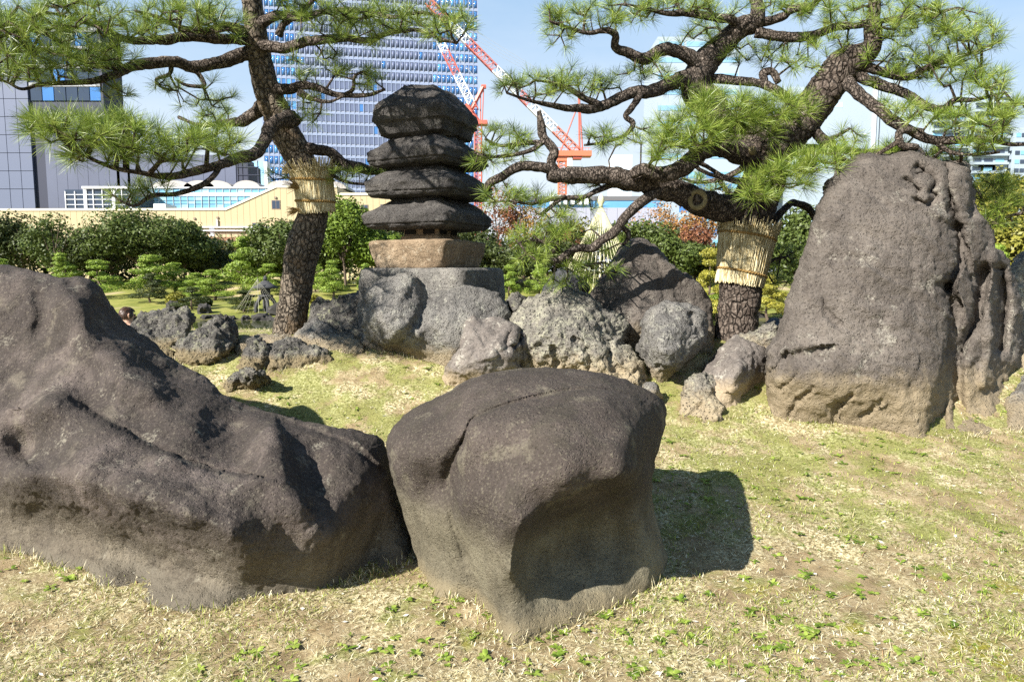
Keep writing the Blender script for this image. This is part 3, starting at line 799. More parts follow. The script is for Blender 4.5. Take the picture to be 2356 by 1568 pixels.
rock("wide rough black lava rock lying in the grass before the curved pine trunk",
     [(545,865),(556,828),(568,795),(580,772),(596,776),(620,786),(660,782),(700,784),(730,792),(752,808),(764,822)],
     [(755,838),(710,845),(660,852),(600,862),(560,878)], [(585,800,5.46),(600,830,5.38),(650,805,5.5),(640,835,5.40),(710,815,5.54),(740,828,5.5)], R_LAVA, R=14, drop=.10, thick=.26, res=2.4, feats=[('groove', [(625,790),(615,825),(600,855)], 8, .05)], rough=(.03, 6, .012, 20), lava=.010, crag=.014, chips=.036, cf=6)
rock("small black lava lump alone in the grass below the wide rough one",
     [(524,888),(534,866),(552,850),(580,843),(604,848),(622,862),(628,874)], [(622,885),(580,893),(530,902)], [(560,860,5.05),(580,870,5.0),(600,868,5.04)], R_LAVA, R=14, drop=.07, thick=.14, res=2.2, rough=(.02, 8, .012, 24), lava=.016, crag=.014, chips=.036, cf=6)
rock("mossy black lava heap between the curved pine trunk and the broad grey boulder",
     [(704,770),(710,730),(716,700),(735,688),(760,694),(785,680),(815,672),(842,668),(846,760)],
     [(845,800),(790,795),(740,790),(705,790)], [(740,715,6.2),(800,700,6.2),(750,750,6.05),(810,750,6.0)], R_LAVA, R=16, drop=.12, thick=.3, res=2.4, rough=(.04, 6, .016, 18), lava=.018, crag=.014, chips=.036, cf=6)
rock("grey brown lava boulder in front of the mossy lava heap",
     [(672,775),(690,757),(712,745),(730,736),(752,742),(772,758),(795,762),(818,775),(834,792)],
     [(832,815),(790,812),(740,805),(690,795),(672,788)], [(730,755,5.9),(720,775,5.82),(770,780,5.8),(810,795,5.74)], R_GREY, R=14, drop=.1, thick=.2, res=2.4, rough=(.03, 6, .014, 20), lava=.012, crag=.008, chips=.022, cf=5)
rock("flat smooth grey stone slab at the foot of the curved pine",
     [(540,800),(556,776),(600,770),(650,768),(690,772),(720,786)], [(715,800),(640,802),(560,812)], [(600,780,6.0),(660,782,6.0)], R_GREY, R=12, drop=.12, thick=.25, res=3, rough=(.012, 4, .004, 18), name="stone_slab", crag=.008, chips=.022, cf=5)
# --- at the right edge
rock("pale speckled boulder standing beyond the tall tan boulder",
     [(2300,700),(2318,620),(2335,590),(2365,580),(2420,592),(2460,650),(2470,720)], [(2480,860),(2400,860),(2310,850)], [(2370,620,6.2),(2400,700,6.1)], R_CRUST, R=30, drop=.2, thick=.4, res=5, rough=(.03, 3, .01, 14), crag=.012, chips=.032, cf=6)
rock("grey green boulder in shade tucked behind the foot of the tall boulder",
     [(2296,985),(2305,950),(2330,900),(2360,860),(2420,840),(2480,880),(2500,960)], [(2500,1010),(2400,1000),(2320,992)], [(2360,920,5.0),(2430,920,4.95)], R_GREY, R=30, drop=.15, thick=.3, res=5, rough=(.03, 3, .01, 14), crag=.008, chips=.022, cf=5)
rock("low bluish stone on the bank beside the tall boulder near the water",
     [(1748,760),(1758,742),(1778,732),(1798,738),(1806,756)], [(1806,775),(1778,778),(1750,775)], [(1778,748,6.6)], R_NAVY, R=10, drop=.1, thick=.2, res=3, rough=(.01, 5, .004, 18), name="stone", crag=.01)

# --- grass, straw and litter gathered at the feet of the rocks
def foot_blades(per_m, green):
    out = []
    for ft in FEET:
        P = np.array([tuple(p) for p in ft])
        for a, b in zip(P[:-1], P[1:]):
            n = int(np.linalg.norm(b - a) * per_m)
            for _ in range(n):
                t = random.random(); q = a + (b - a) * t
                x = q[0] + random.gauss(0, .025); y = q[1] - abs(random.gauss(0, .03)) + .01; z = float(ground_z(x, y)) - .004
                az = random.random() * 6.28; el = random.uniform(.2, 1.3); L = random.uniform(.025, .085)
                d = np.array([math.cos(az) * math.cos(el), math.sin(az) * math.cos(el) * .6, math.sin(el)]); s_ = np.array([-math.sin(az), math.cos(az), 0]) * .0016
                B = np.array([x, y, z]); m_ = B + d * L * .6; tp = B + d * L + np.array([0, 0, -.25 * L * random.random()])
                out.append((np.array([B - s_, B + s_, m_ + s_ * .8, m_ - s_ * .8, tp]), np.array([[0, 1, 2], [0, 2, 3], [3, 2, 4]])))
    return merge(out)
V, F = foot_blades(260, False); tag(link("foot_straw", mesh_np("foot_straw", V, F), M_STRAW), "dead straw gathered at the feet of the rocks", "grass", kind="stuff")
V, F = foot_blades(90, True); tag(link("foot_grass", mesh_np("foot_grass", V, F), M_GRASS), "green grass blades growing at the feet of the rocks", "grass", kind="stuff")
# ------------------------------------------------------------------ the stone pagoda
def pagoda_stone(name, levels, Yc, cx, rot, material, parent, n=4.5, seed=0, amp=.012, lava=0.0, seg=120, sub=9, shift=None):
    """a square weathered stone: levels are (picture y, half width m, corner sharpness) from bottom to top"""
    sq = np.linspace(0, 8, seg, endpoint=False); sd = (sq // 2).astype(int); tq = (sq % 2) - 1
    ang = np.where(sd == 0, np.arctan2(tq, 1), np.where(sd == 1, np.arctan2(1, -tq), np.where(sd == 2, np.arctan2(-tq, -1), np.arctan2(-1, tq))))
    rows = []
    L = np.array([[at(cx, l[0], Yc).z, l[1], l[2]] for l in levels])
    # linear between levels, with points gathered near each edge so that edges stay
    R = []
    for a, b in zip(L[:-1], L[1:]):
        k = max(3, int(sub * max(.35, (abs(b[0]-a[0]) + abs(b[1]-a[1])) / .12)))
        for t in np.linspace(0, 1, k, endpoint=False): R.append(a + (b - a) * t)
    R.append(L[-1]); R = np.array(R)
    c0 = at(cx, levels[0][0], Yc)
    cr, sr = math.cos(rot), math.sin(rot)
    for z, h, e in R:
        r = h / (np.abs(np.cos(ang))**e + np.abs(np.sin(ang))**e) ** (1 / e)
        x, y = r * np.cos(ang), r * np.sin(ang)
        rows.append(np.stack([c0.x + x*cr - y*sr, Yc + x*sr + y*cr, np.full(seg, z)], -1))
    V = np.vstack(rows)
    i = np.arange(len(R) - 1)[:, None] * seg; j = np.arange(seg)[None]
    F = np.stack([i + j, i + (j+1) % seg, i + seg + (j+1) % seg, i + seg + j], -1).reshape(-1, 4)
    k = len(V)
    V = np.vstack([V, [[c0.x, Yc, R[0][0]]], [[c0.x, Yc, R[-1][0]]]])
    e = (len(R) - 1) * seg
    F = np.vstack([F, [[(q+1) % seg, q, k, k] for q in range(seg)], [[e + q, e + (q+1) % seg, k+1, k+1] for q in range(seg)]])
    T = tri(F)
    d = V - np.array([c0.x, Yc, R[:, 0].mean()]); d /= np.linalg.norm(d, axis=1, keepdims=True) + 1e-9
    q = V * 1.0 + seed * 3.7
    disp = amp * 2.2 * fbm(q * 3.2, 3) + amp * fbm(q * 9, 4) + amp * .5 * fbm(q * 26, 3)
    disp -= amp * 2.5 * np.clip(ridged(q * 4.5, 3) - .55, 0, 1)
    disp += amp * .9 * cells(q * 7)
    if lava: disp += lava * (ridged(q * 8, 3) - .4)
    V = V + d * disp[:, None]
    return V, T
M_ROOF = rock_material("weathered_black_stone", (.042, .039, .037), (.078, .072, .068), (.14, .13, .12), 3.0, .12, (.2, .19, .17), .5, .8, None, (0, 0, 0), 0, 75)
M_TAN = rock_material("tan_sandstone", (.17, .12, .075), (.27, .20, .13), (.37, .29, .20), 4.0, .1, (.48, .42, .32), .15, .6, None, (0, 0, 0), 0, 60)
M_BASE = rock_material("grey_block_stone", (.10, .095, .088), (.17, .16, .145), (.25, .235, .21), 2.6, .4, (.36, .35, .29), .4, .7, None, (0, 0, 0), 0, 60)
PY, ROT = 6.3, math.radians(-24)
base_pt = at(1000, 700, PY); 
pag = empty("stone_pagoda", (base_pt.x, PY, gz(base_pt.x, PY)))
tag(pag, "four tiered weathered black stone pagoda on a tan block, dappled by pine shadows", "pagoda")
pl = pag.location
u = px(PY)
def ppart(name, levels, cx, material, seed, rot=ROT, amp=.012, lava=0.0, label=None, parent=pag):
    V, T = pagoda_stone(name, levels, PY, cx, rot, material, parent, seed=seed, amp=amp, lava=lava)
    o = part(name, V, T, material, parent, pl, True)
    if label: o["label"] = label
    return o
ppart("base_block", [(800, .50, 8), (792, .52, 12), (700, .525, 16), (640, .52, 16), (622, .51, 14), (617, .485, 10)], 1001, M_BASE, 1, math.radians(-19), .008, label="large grey squared base block")
ppart("plinth_block", [(621, .33, 8), (616, .355, 12), (590, .385, 16), (566, .405, 16), (558, .402, 16), (555, .38, 10)], 987, M_TAN, 2, math.radians(-25), .008, label="tan sandstone block below the light chamber")
ch = ppart("light_chamber", [(557, .195, 12), (555, .205, 14), (545, .205, 14), (543, .185, 14), (531, .185, 14), (529, .2, 12), (518, .195, 9)], 991, M_TAN, 3, ROT, .004, label="brown light chamber under the lowest roof")
# openings in the chamber
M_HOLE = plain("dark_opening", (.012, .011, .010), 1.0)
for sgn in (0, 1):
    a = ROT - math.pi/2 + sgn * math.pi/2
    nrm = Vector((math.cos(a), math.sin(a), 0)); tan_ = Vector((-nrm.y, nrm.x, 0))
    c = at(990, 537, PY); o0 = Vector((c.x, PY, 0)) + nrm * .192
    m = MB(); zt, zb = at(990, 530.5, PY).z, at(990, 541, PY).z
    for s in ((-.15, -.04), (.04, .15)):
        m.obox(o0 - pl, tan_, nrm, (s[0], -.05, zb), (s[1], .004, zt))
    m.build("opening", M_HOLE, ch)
roofs = [(528, 458, 988, .435, 1), (457, 387, 988, .436, 2), (387, 318, 987, .412, 3)]
for (yb, yt, cx, w, k) in roofs:
    h = yb - yt
    o = ppart("roof_stone", [(yb + 4, w * .60, 9), (yb + 1, w * .90, 12), (yb - h*.06, w * .955, 14), (yb - h*.11, w * .96, 14), (yb - h*.14, w * 1.0, 14), (yb - h*.40, w * 1.005, 14), (yb - h*.47, w * .975, 13), (yb - h*1.0, w * .52, 12), (yb - h*1.06, w * .47, 9)], cx, M_ROOF, 10 + k, ROT + math.radians((-2, 3, -4)[k-1]), .016)
    # carved rafter ends below the eaves
    for a in (ROT - math.pi/2, ROT):
        nrm = Vector((math.cos(a), math.sin(a), 0)); tan_ = Vector((-nrm.y, nrm.x, 0))
        c = at(cx, yb, PY); o0 = Vector((c.x, PY, 0)) - pl
        for q in range(7):
            m = MB(); s = (-.75 + q * .25) * w * .86
            z1 = at(cx, yb - h * .03, PY).z; z0 = at(cx, yb + 2.5, PY).z
            m.obox(o0, tan_, nrm, (s - .026, w * .62, z0), (s + .026, w * .80, z1))
            m.build("rafter_end", M_ROOF, o)
ppart("cap_stone", [(324, 0.237, 8), (318, 0.309, 11), (301, 0.329, 13), (296, 0.337, 14), (291, 0.364, 14), (272, 0.369, 14), (263, 0.359, 13), (236, 0.273, 12), (212, 0.182, 11), (204, 0.146, 10), (201, 0.091, 6)], 983, M_ROOF, 31, ROT + math.radians(3), .016, label="larger weathered cap stone at the top")
# ------------------------------------------------------------------ the two old pines
def bark_material(name, dark, mid, light, plate=16.0, warm=None):
    t = NT(name)
    v = t.mapping((1, 1, .5))
    n1 = t.noise(5, 5, .6); n2 = t.noise(38, 6, .7)
    nd = t.n.new("ShaderNodeVectorMath"); nd.operation = 'ADD'
    sc_ = t.n.new("ShaderNodeVectorMath"); sc_.operation = 'SCALE'; sc_.inputs[3].default_value = .05
    nz = t.n.new("ShaderNodeTexNoise"); nz.inputs["Scale"].default_value = 9; t.l.new(t.pos, nz.inputs["Vector"])
    t.l.new(nz.outputs["Color"], sc_.inputs[0]); t.l.new(v, nd.inputs[0]); t.l.new(sc_.outputs[0], nd.inputs[1])
    crack = t.voro(plate, 'DISTANCE_TO_EDGE', nd.outputs[0])
    c = t.ramp(n2, [(.36, dark), (.5, mid), (.64, light)])
    if warm: c = t.mix(t.math('MULTIPLY', t.step(n1, .5, .62), .7), c, warm)
    cr = t.math('MAXIMUM', t.step(crack, .0, .07), t.math('MULTIPLY', t.step(n1, .35, .65), .75))
    c = t.mix(cr, tuple(k * .3 for k in dark), c)
    t.set("Base Color", c); t.set("Roughness", .92); t.set("Specular IOR Level", .15)
    h = t.math('ADD', t.math('MULTIPLY', t.step(crack, 0.0, .16), .9), t.math('MULTIPLY', n2, .7))
    t.set("Normal", t.bump(h, .95, .03))
    return t.m
M_BARK = bark_material("pine_bark", (.035, .026, .021), (.095, .074, .06), (.21, .175, .145), 24)
M_BARK_WARM = bark_material("pine_bark_brown", (.048, .037, .027), (.14, .115, .088), (.28, .235, .18), 26, (.18, .125, .075))
M_LIMB = bark_material("pine_limb_bark", (.035, .027, .021), (.10, .08, .066), (.24, .20, .17), 44)
M_TWIG = bark_material("pine_twig", (.05, .036, .027), (.10, .078, .06), (.20, .16, .13), 60)
def needle_material(name, a, b, c):
    t = NT(name)
    col = t.ramp(t.noise(16, 3, .6), [(.36, a), (.5, b), (.64, c)])
    t.set("Base Color", col); t.set("Roughness", .38); t.set("Specular IOR Level", .45)
    tr = t.n.new("ShaderNodeBsdfTranslucent"); t.l.new(col, tr.inputs[0])
    mx = t.n.new("ShaderNodeMixShader"); mx.inputs[0].default_value = .22
    t.l.new(t.b.outputs[0], mx.inputs[1]); t.l.new(tr.outputs[0], mx.inputs[2])
    t.l.new(mx.outputs[0], t.n["Material Output"].inputs[0])
    return t.m
M_NEEDLE = needle_material("pine_needles", (.06, .105, .012), (.17, .245, .03), (.34, .40, .09))

def limb_mesh(pts, sides=10, wob=.12, lump=.16, n=7, seed=0):
    """pts: (x, y, distance, half width in picture px); returns tube and its centre line"""
    W = []
    for x, y, Y, r in pts:
        p = at(x, y, Y); W.append((p.x, p.y, p.z, r * px(Y)))
    S = catmull(np.array(W), n)
    P, R = S[:, :3], np.maximum(S[:, 3], .003)
    w = np.stack([fbm(P * 5 + seed + 31 * k, 3) for k in range(3)], -1)
    P = P + w * R[:, None] * wob * 3.0
    V, F = tube(P, R, sides)
    cen = np.vstack([np.repeat(P, sides, 0), P[:1], P[-1:]])
    rr = np.concatenate([np.repeat(R, sides), [R[0], R[-1]]])
    d = V - cen; d /= np.linalg.norm(d, axis=1, keepdims=True) + 1e-9
    disp = lump * (fbm(V * 11 + seed, 3) + .8 * ridged(V * 24 + seed, 2) - .2) * rr
    V = V + d * disp[:, None]
    return V, F, P, R
class Pine:
    def __init__(s, name, loc, label, bark):
        s.o = empty(name, loc); tag(s.o, label, "tree"); s.loc = np.array(loc); s.bark = bark
        s.P = []; s.R = []
    def limb(s, pts, name="branch", sides=9, lump=.16, wob=.12, n=7, mat=None):
        if name == "branch": pts = [(x, y, Y, r * .9) for x, y, Y, r in pts]
        V, F, P, R = limb_mesh(pts, sides, wob, lump, n, seed=len(s.P) * 2.3)
        s.P.append(P); s.R.append(R)
        return part(name, V, tri(F), mat or (s.bark if name == 'trunk' else M_LIMB), s.o, s.loc, True)
    def pad(s, cx, cy, rx, ry, Y0, Yr, n, L=.115, needles=54, up=.8, dense=1.0, drop_=0.0):
        """a spray of needle tufts on twigs that grow from the nearest limbs"""
        lp, lr = np.vstack(s.P), np.concatenate(s.R)
        # tuft places, upper side favoured
        T = []
        while len(T) < n:
            a, b, c = [random.uniform(-1, 1) for _ in range(3)]
            if a*a + b*b + c*c > 1: continue
            p = at(cx + a * rx, cy + b * ry, Y0 + c * Yr)
            T.append(p)
        T = np.array([tuple(p) for p in T]); cen = np.array(at(cx, cy, Y0))
        ext = np.array([rx * px(Y0), Yr, ry * px(Y0)])
        d0 = np.array([((lp - t) ** 2).sum(1).min() for t in T])
        order = np.argsort(d0)
        near = lp[((lp - cen) ** 2).sum(1) < (ext.max() * 1.3 + np.sqrt(((lp - cen) ** 2).sum(1).min())) ** 2]
        nodes = [p for p in near]; cost = [0.0] * len(nodes); par = [-1] * len(nodes); k0 = len(nodes)
        if not nodes: return
        tips = []
        for i in order:
            t = T[i]
            A = np.array(nodes); d = np.sqrt(((A - t) ** 2).sum(1))
            j = int(np.argmin(d + .3 * np.array(cost)))
            cur, q = A[j], j
            m = max(1, int(d[j] / .09))
            jit = .10 * d[j] / m + .012
            for st in range(1, m + 1):
                f = st / m
                p = A[j] * (1 - f) + t * f
                p = p + (np.array([random.gauss(0, 1), random.gauss(0, 1), random.gauss(0, .8)]) * jit if st < m else 0)
                p[2] += -.10 * d[j] * math.sin(math.pi * f) if st < m else 0
                nodes.append(p); cost.append(cost[q] + d[j] / m); par.append(q); q = len(nodes) - 1
            tips.append(q)
        cnt = np.zeros(len(nodes))
        for q in tips:
            while q >= 0:
                cnt[q] += 1; q = par[q]
        segs = []
        used = [i for i in range(k0, len(nodes))]
        N = np.array(nodes)
        rad = .0030 * np.sqrt(cnt) + .0012
        for i in used:
            p, q = N[par[i]], N[i]
            r0, r1 = (min(rad[par[i]], rad[i] * 1.5) if par[i] >= k0 else rad[i] * 1.3), rad[i]
            segs.append(tube(np.array([p, q]), [r0, r1], 5, False))
        V, F = merge(segs)
        part("twigs", V, tri(F), M_TWIG, s.o, s.loc, True)["kind"] = "stuff"
        # needles
        B, Dr = [], []
        for q in tips:
            p = N[q]; g = N[q] - N[par[q]]; g = g / (np.linalg.norm(g) + 1e-9)
            out = (p - cen) / ext
            d = np.array([0, 0, up]) + .45 * g + .55 * out / (np.linalg.norm(out) + .3) + np.array([random.gauss(0, .22), random.gauss(0, .22), random.gauss(0, .15)])
            B.append(p); Dr.append(d / np.linalg.norm(d))
        V, F = tufts(np.array(B), np.array(Dr), int(needles * dense), L)
        o = part("needles", V, F, M_NEEDLE, s.o, s.loc)
        o["kind"] = "stuff"
def tufts(B, D, m, L, width=.0023):
    n = len(B)
    B = np.repeat(B, m, 0); D = np.repeat(D, m, 0)
    N = n * m
    a = np.cross(D, np.array([.31, .77, .55])); a /= np.linalg.norm(a, axis=1, keepdims=True); b = np.cross(D, a)
    th = RNG.random(N) * 6.283; op = np.radians(12 + 72 * RNG.random(N) ** .8)
    d = D * np.cos(op)[:, None] + (a * np.cos(th)[:, None] + b * np.sin(th)[:, None]) * np.sin(op)[:, None]
    ln = L * np.repeat(.8 + .4 * RNG.random(n), m) * (.75 + .4 * RNG.random(N))
    s0 = B + D * (RNG.random(N) * .035 - .02)[:, None]
    mid = s0 + d * (ln * .5)[:, None]
    tip = s0 + d * ln[:, None]; tip[:, 2] -= ln * .10 * RNG.random(N)
    side = np.cross(d, RNG.normal(size=(N, 3))); side /= np.linalg.norm(side, axis=1, keepdims=True) + 1e-9
    w = (width * (.7 + .6 * RNG.random(N)) * .5)[:, None]
    V = np.stack([s0 - side * w * .6, s0 + side * w * .6, mid + side * w, mid - side * w, tip], 1).reshape(-1, 3)
    k = np.arange(N)[:, None] * 5
    F = np.concatenate([k + np.array([[0, 1, 2]]), k + np.array([[0, 2, 3]]), k + np.array([[3, 2, 4]])])
    return V, F

# --- the left pine
g = at(668, 765, 6.45)
LP = Pine("pine_tree", (g.x, 6.45, gz(g.x, 6.45)), "leaning pine with a curved trunk and a narrow straw wrap left of the pagoda", M_BARK_WARM)
LT = [(664, 800, 6.45, 46), (667, 762, 6.45, 40), (675, 700, 6.44, 37), (688, 620, 6.42, 38), (700, 560, 6.40, 41), (716, 510, 6.40, 37), (722, 470, 6.40, 34), (716, 420, 6.38, 33), (690, 365, 6.35, 34), (658, 310, 6.30, 35), (632, 250, 6.25, 33), (610, 190, 6.20, 30), (596, 130, 6.15, 28), (590, 90, 6.1, 27), (585, 40, 6.05, 24), (575, -20, 6.0, 22), (560, -90, 5.95, 18)]
LT = [(x, y, Y, r * .93) for x, y, Y, r in LT]
LP.limb(LT, "trunk", 26, .07, .03, 12)
for pts in [
    [(592,118,6.15,18),(550,127,6.1,17),(503,144,6.0,15),(445,157,5.9,14),(406,145,5.8,13),(345,145,5.65,13),(295,155,5.5,12),(266,172,5.4,10),(216,187,5.25,8),(144,192,5.1,6),(93,194,5.0,5),(50,205,4.9,4),(11,187,4.85,3),(-40,180,4.8,2)],
    [(300,155,5.5,9),(251,153,5.35,8),(180,140,5.15,8),(151,111,5.05,7),(115,83,4.95,6),(65,68,4.8,5),(22,61,4.7,4),(-40,50,4.6,3)],
    [(590,95,6.1,14),(560,93,6.05,12),(517,90,5.9,12),(431,84,5.7,12),(384,93,5.6,11),(345,92,5.5,10),(305,93,5.4,9),(266,83,5.3,8),(230,61,5.2,7),(187,50,5.1,5),(140,35,5.0,4),(90,25,4.9,3)],
    [(560,72,6.05,13),(520,62,5.8,11),(470,72,5.6,9),(420,66,5.5,7),(360,40,5.4,5),(310,25,5.3,3)],
    [(585,108,6.1,16),(647,111,6.0,13),(700,97,5.9,11),(740,92,5.8,11),(790,88,5.7,10),(846,93,5.6,7),(900,74,5.5,6),(960,70,5.4,5),(1010,88,5.3,4),(1050,100,5.2,3)],
    [(590,60,6.05,14),(640,35,5.9,12),(700,40,5.8,9),(760,25,5.7,7),(830,25,5.6,6),(900,40,5.5,5),(970,30,5.4,4),(1040,45,5.3,3)],
    [(640,80,5.95,10),(655,55,5.9,8),(690,30,5.8,7),(720,0,5.7,5),(740,-30,5.6,4)],
    [(625,208,6.2,16),(665,206,6.15,13),(700,197,6.1,11),(755,212,6.0,8),(790,219,5.95,6),(846,219,5.85,5),(885,206,5.8,3)],
    [(690,215,6.1,10),(720,228,6.0,6),(755,235,5.95,4),(790,222,5.9,3)],
    [(790,218,5.95,5),(812,205,5.9,5),(816,176,5.85,4),(835,165,5.8,2.5)],
    [(672,275,6.1,22),(645,275,5.95,18),(620,292,5.85,16),(607,323,5.75,15),(592,350,5.65,15),(553,362,5.5,14),(500,383,5.3,11),(440,397,5.1,10),(388,407,4.9,9),(323,397,4.7,6),(259,385,4.55,5),(180,350,4.4,4),(140,320,4.3,3)],
    [(505,384,5.3,7),(486,410,5.2,7),(453,430,5.1,7),(401,446,5.0,6),(349,451,4.9,5),(310,474,4.8,3.5),(275,462,4.75,2.5)],
    [(612,235,6.3,20),(585,262,6.35,16),(553,279,6.4,13),(510,283,6.45,8),(455,288,6.5,5),(410,270,6.55,4)],
    [(700,338,6.35,16),(735,345,6.3,14),(762,352,6.3,13),(790,377,6.35,14),(820,384,6.4,13),(850,392,6.5,12),(890,388,6.6,12),(930,378,6.75,11),(990,372,6.9,9),(1060,380,7.0,6)],
    [(800,380,6.4,7),(775,392,6.3,7),(764,402,6.25,5),(800,420,6.3,4),(850,425,6.4,3)],
    [(395,150,5.8,7),(390,172,5.8,5),(360,182,5.75,4),(370,200,5.7,3),(410,210,5.7,2)],
    [(445,158,5.9,8),(463,180,5.9,6),(468,198,5.85,5),(430,196,5.8,4),(400,180,5.75,3)],
]:
    LP.limb(pts)
for pts in [[(575,-20,6.0,14),(600,-70,5.5,12),(590,-110,5.0,10),(540,-140,4.7,8),(470,-150,4.5,5)], [(560,-80,5.9,13),(500,-100,5.4,11),(450,-110,4.9,9),(400,-160,4.5,7),(330,-230,4.2,4)], [(600,-80,5.45,9),(640,-130,5.0,7),(700,-150,4.8,5),(760,-140,4.7,3)], [(540,-140,4.7,6),(560,-200,4.5,5),(600,-260,4.3,3)]]:
    LP.limb(pts)
LP.limb([(655,262,6.22,10),(668,268,6.12,14),(690,285,6.16,10)], "knot", 10, .2)
for a in [(60,60,130,62,4.8,.45,80), (190,45,120,50,5.0,.5,64), (110,150,130,48,4.9,.4,58), (240,130,90,40,5.2,.35,32), (20,120,70,90,4.7,.3,40),
          (420,35,110,45,5.4,.4,60), (330,70,70,36,5.3,.35,20), (520,55,50,40,5.7,.4,16),
          (760,45,110,45,5.6,.45,46), (900,45,110,42,5.45,.4,46), (1020,55,70,45,5.25,.35,30), (680,15,60,40,5.8,.3,18), (840,80,90,26,5.5,.3,18),
          (470,225,80,45,5.9,.4,16), (480,262,75,32,6.4,.3,18), (380,195,50,20,5.7,.2,8), (260,215,50,14,5.3,.2,7)]:
    LP.pad(*a)
for a in [(480,-110,90,34,4.75,.3,26), (600,-140,80,34,4.8,.3,22), (400,-200,90,40,4.45,.3,22), (700,-150,70,30,4.75,.25,14), (560,-240,80,40,4.4,.25,14)]:
    LP.pad(*a)
for a in [(150,300,90,40,4.35,.30,34), (260,310,110,48,4.5,.35,44), (370,340,105,42,4.7,.35,44), (490,330,70,38,5.0,.35,30), (220,365,70,24,4.5,.25,16)]:
    LP.pad(*a, L=.138, needles=70)
for a in [(330,432,70,22,4.9,.2,14), (280,458,40,16,4.8,.15,8), (790,180,80,28,5.9,.25,16), (850,185,45,24,5.8,.2,10), (715,270,35,16,6.0,.15,7), (700,240,60,20,6.05,.2,8), (800,405,60,18,6.3,.2,12), (860,408,40,16,6.4,.2,8), (640,405,35,18,6.3,.15,6), (700,185,60,26,6.1,.2,9), (720,130,60,20,5.9,.25,10)]:
    LP.pad(*a, up=.5)

# --- the right pine
g = at(1695, 785, 6.1)
RP = Pine("pine_tree", (g.x, 6.1, gz(g.x, 6.1)), "spreading old pine with a hollow cut limb and straw wrap behind the tall boulder", M_BARK)
RT = [(1686, 825, 6.1, 62), (1690, 782, 6.1, 52), (1694, 740, 6.1, 46), (1700, 690, 6.1, 46), (1706, 640, 6.1, 48), (1714, 560, 6.1, 50), (1724, 500, 6.1, 51), (1742, 450, 6.08, 49), (1757, 400, 6.05, 48), (1762, 360, 6.0, 56), (1775, 330, 5.98, 58), (1812, 303, 5.95, 46), (1845, 275, 5.9, 40), (1878, 235, 5.85, 38), (1905, 200, 5.8, 38), (1930, 165, 5.78, 38), (1955, 140, 5.75, 33), (1990, 122, 5.7, 26), (2008, 100, 5.7, 20), (2004, 60, 5.7, 16), (2012, 10, 5.7, 12), (2000, -60, 5.7, 8)]
RP.limb(RT, "trunk", 28, .085, .04, 12)
RP.limb([(1775,340,5.98,46),(1720,325,6.0,38),(1665,285,6.05,34),(1622,235,6.1,34),(1604,200,6.1,33),(1620,152,6.1,29),(1655,108,6.1,25),(1695,73,6.05,23),(1735,55,6.0,20),(1742,15,6.0,14),(1722,-30,6.0,10)], "stem", 16, .12)
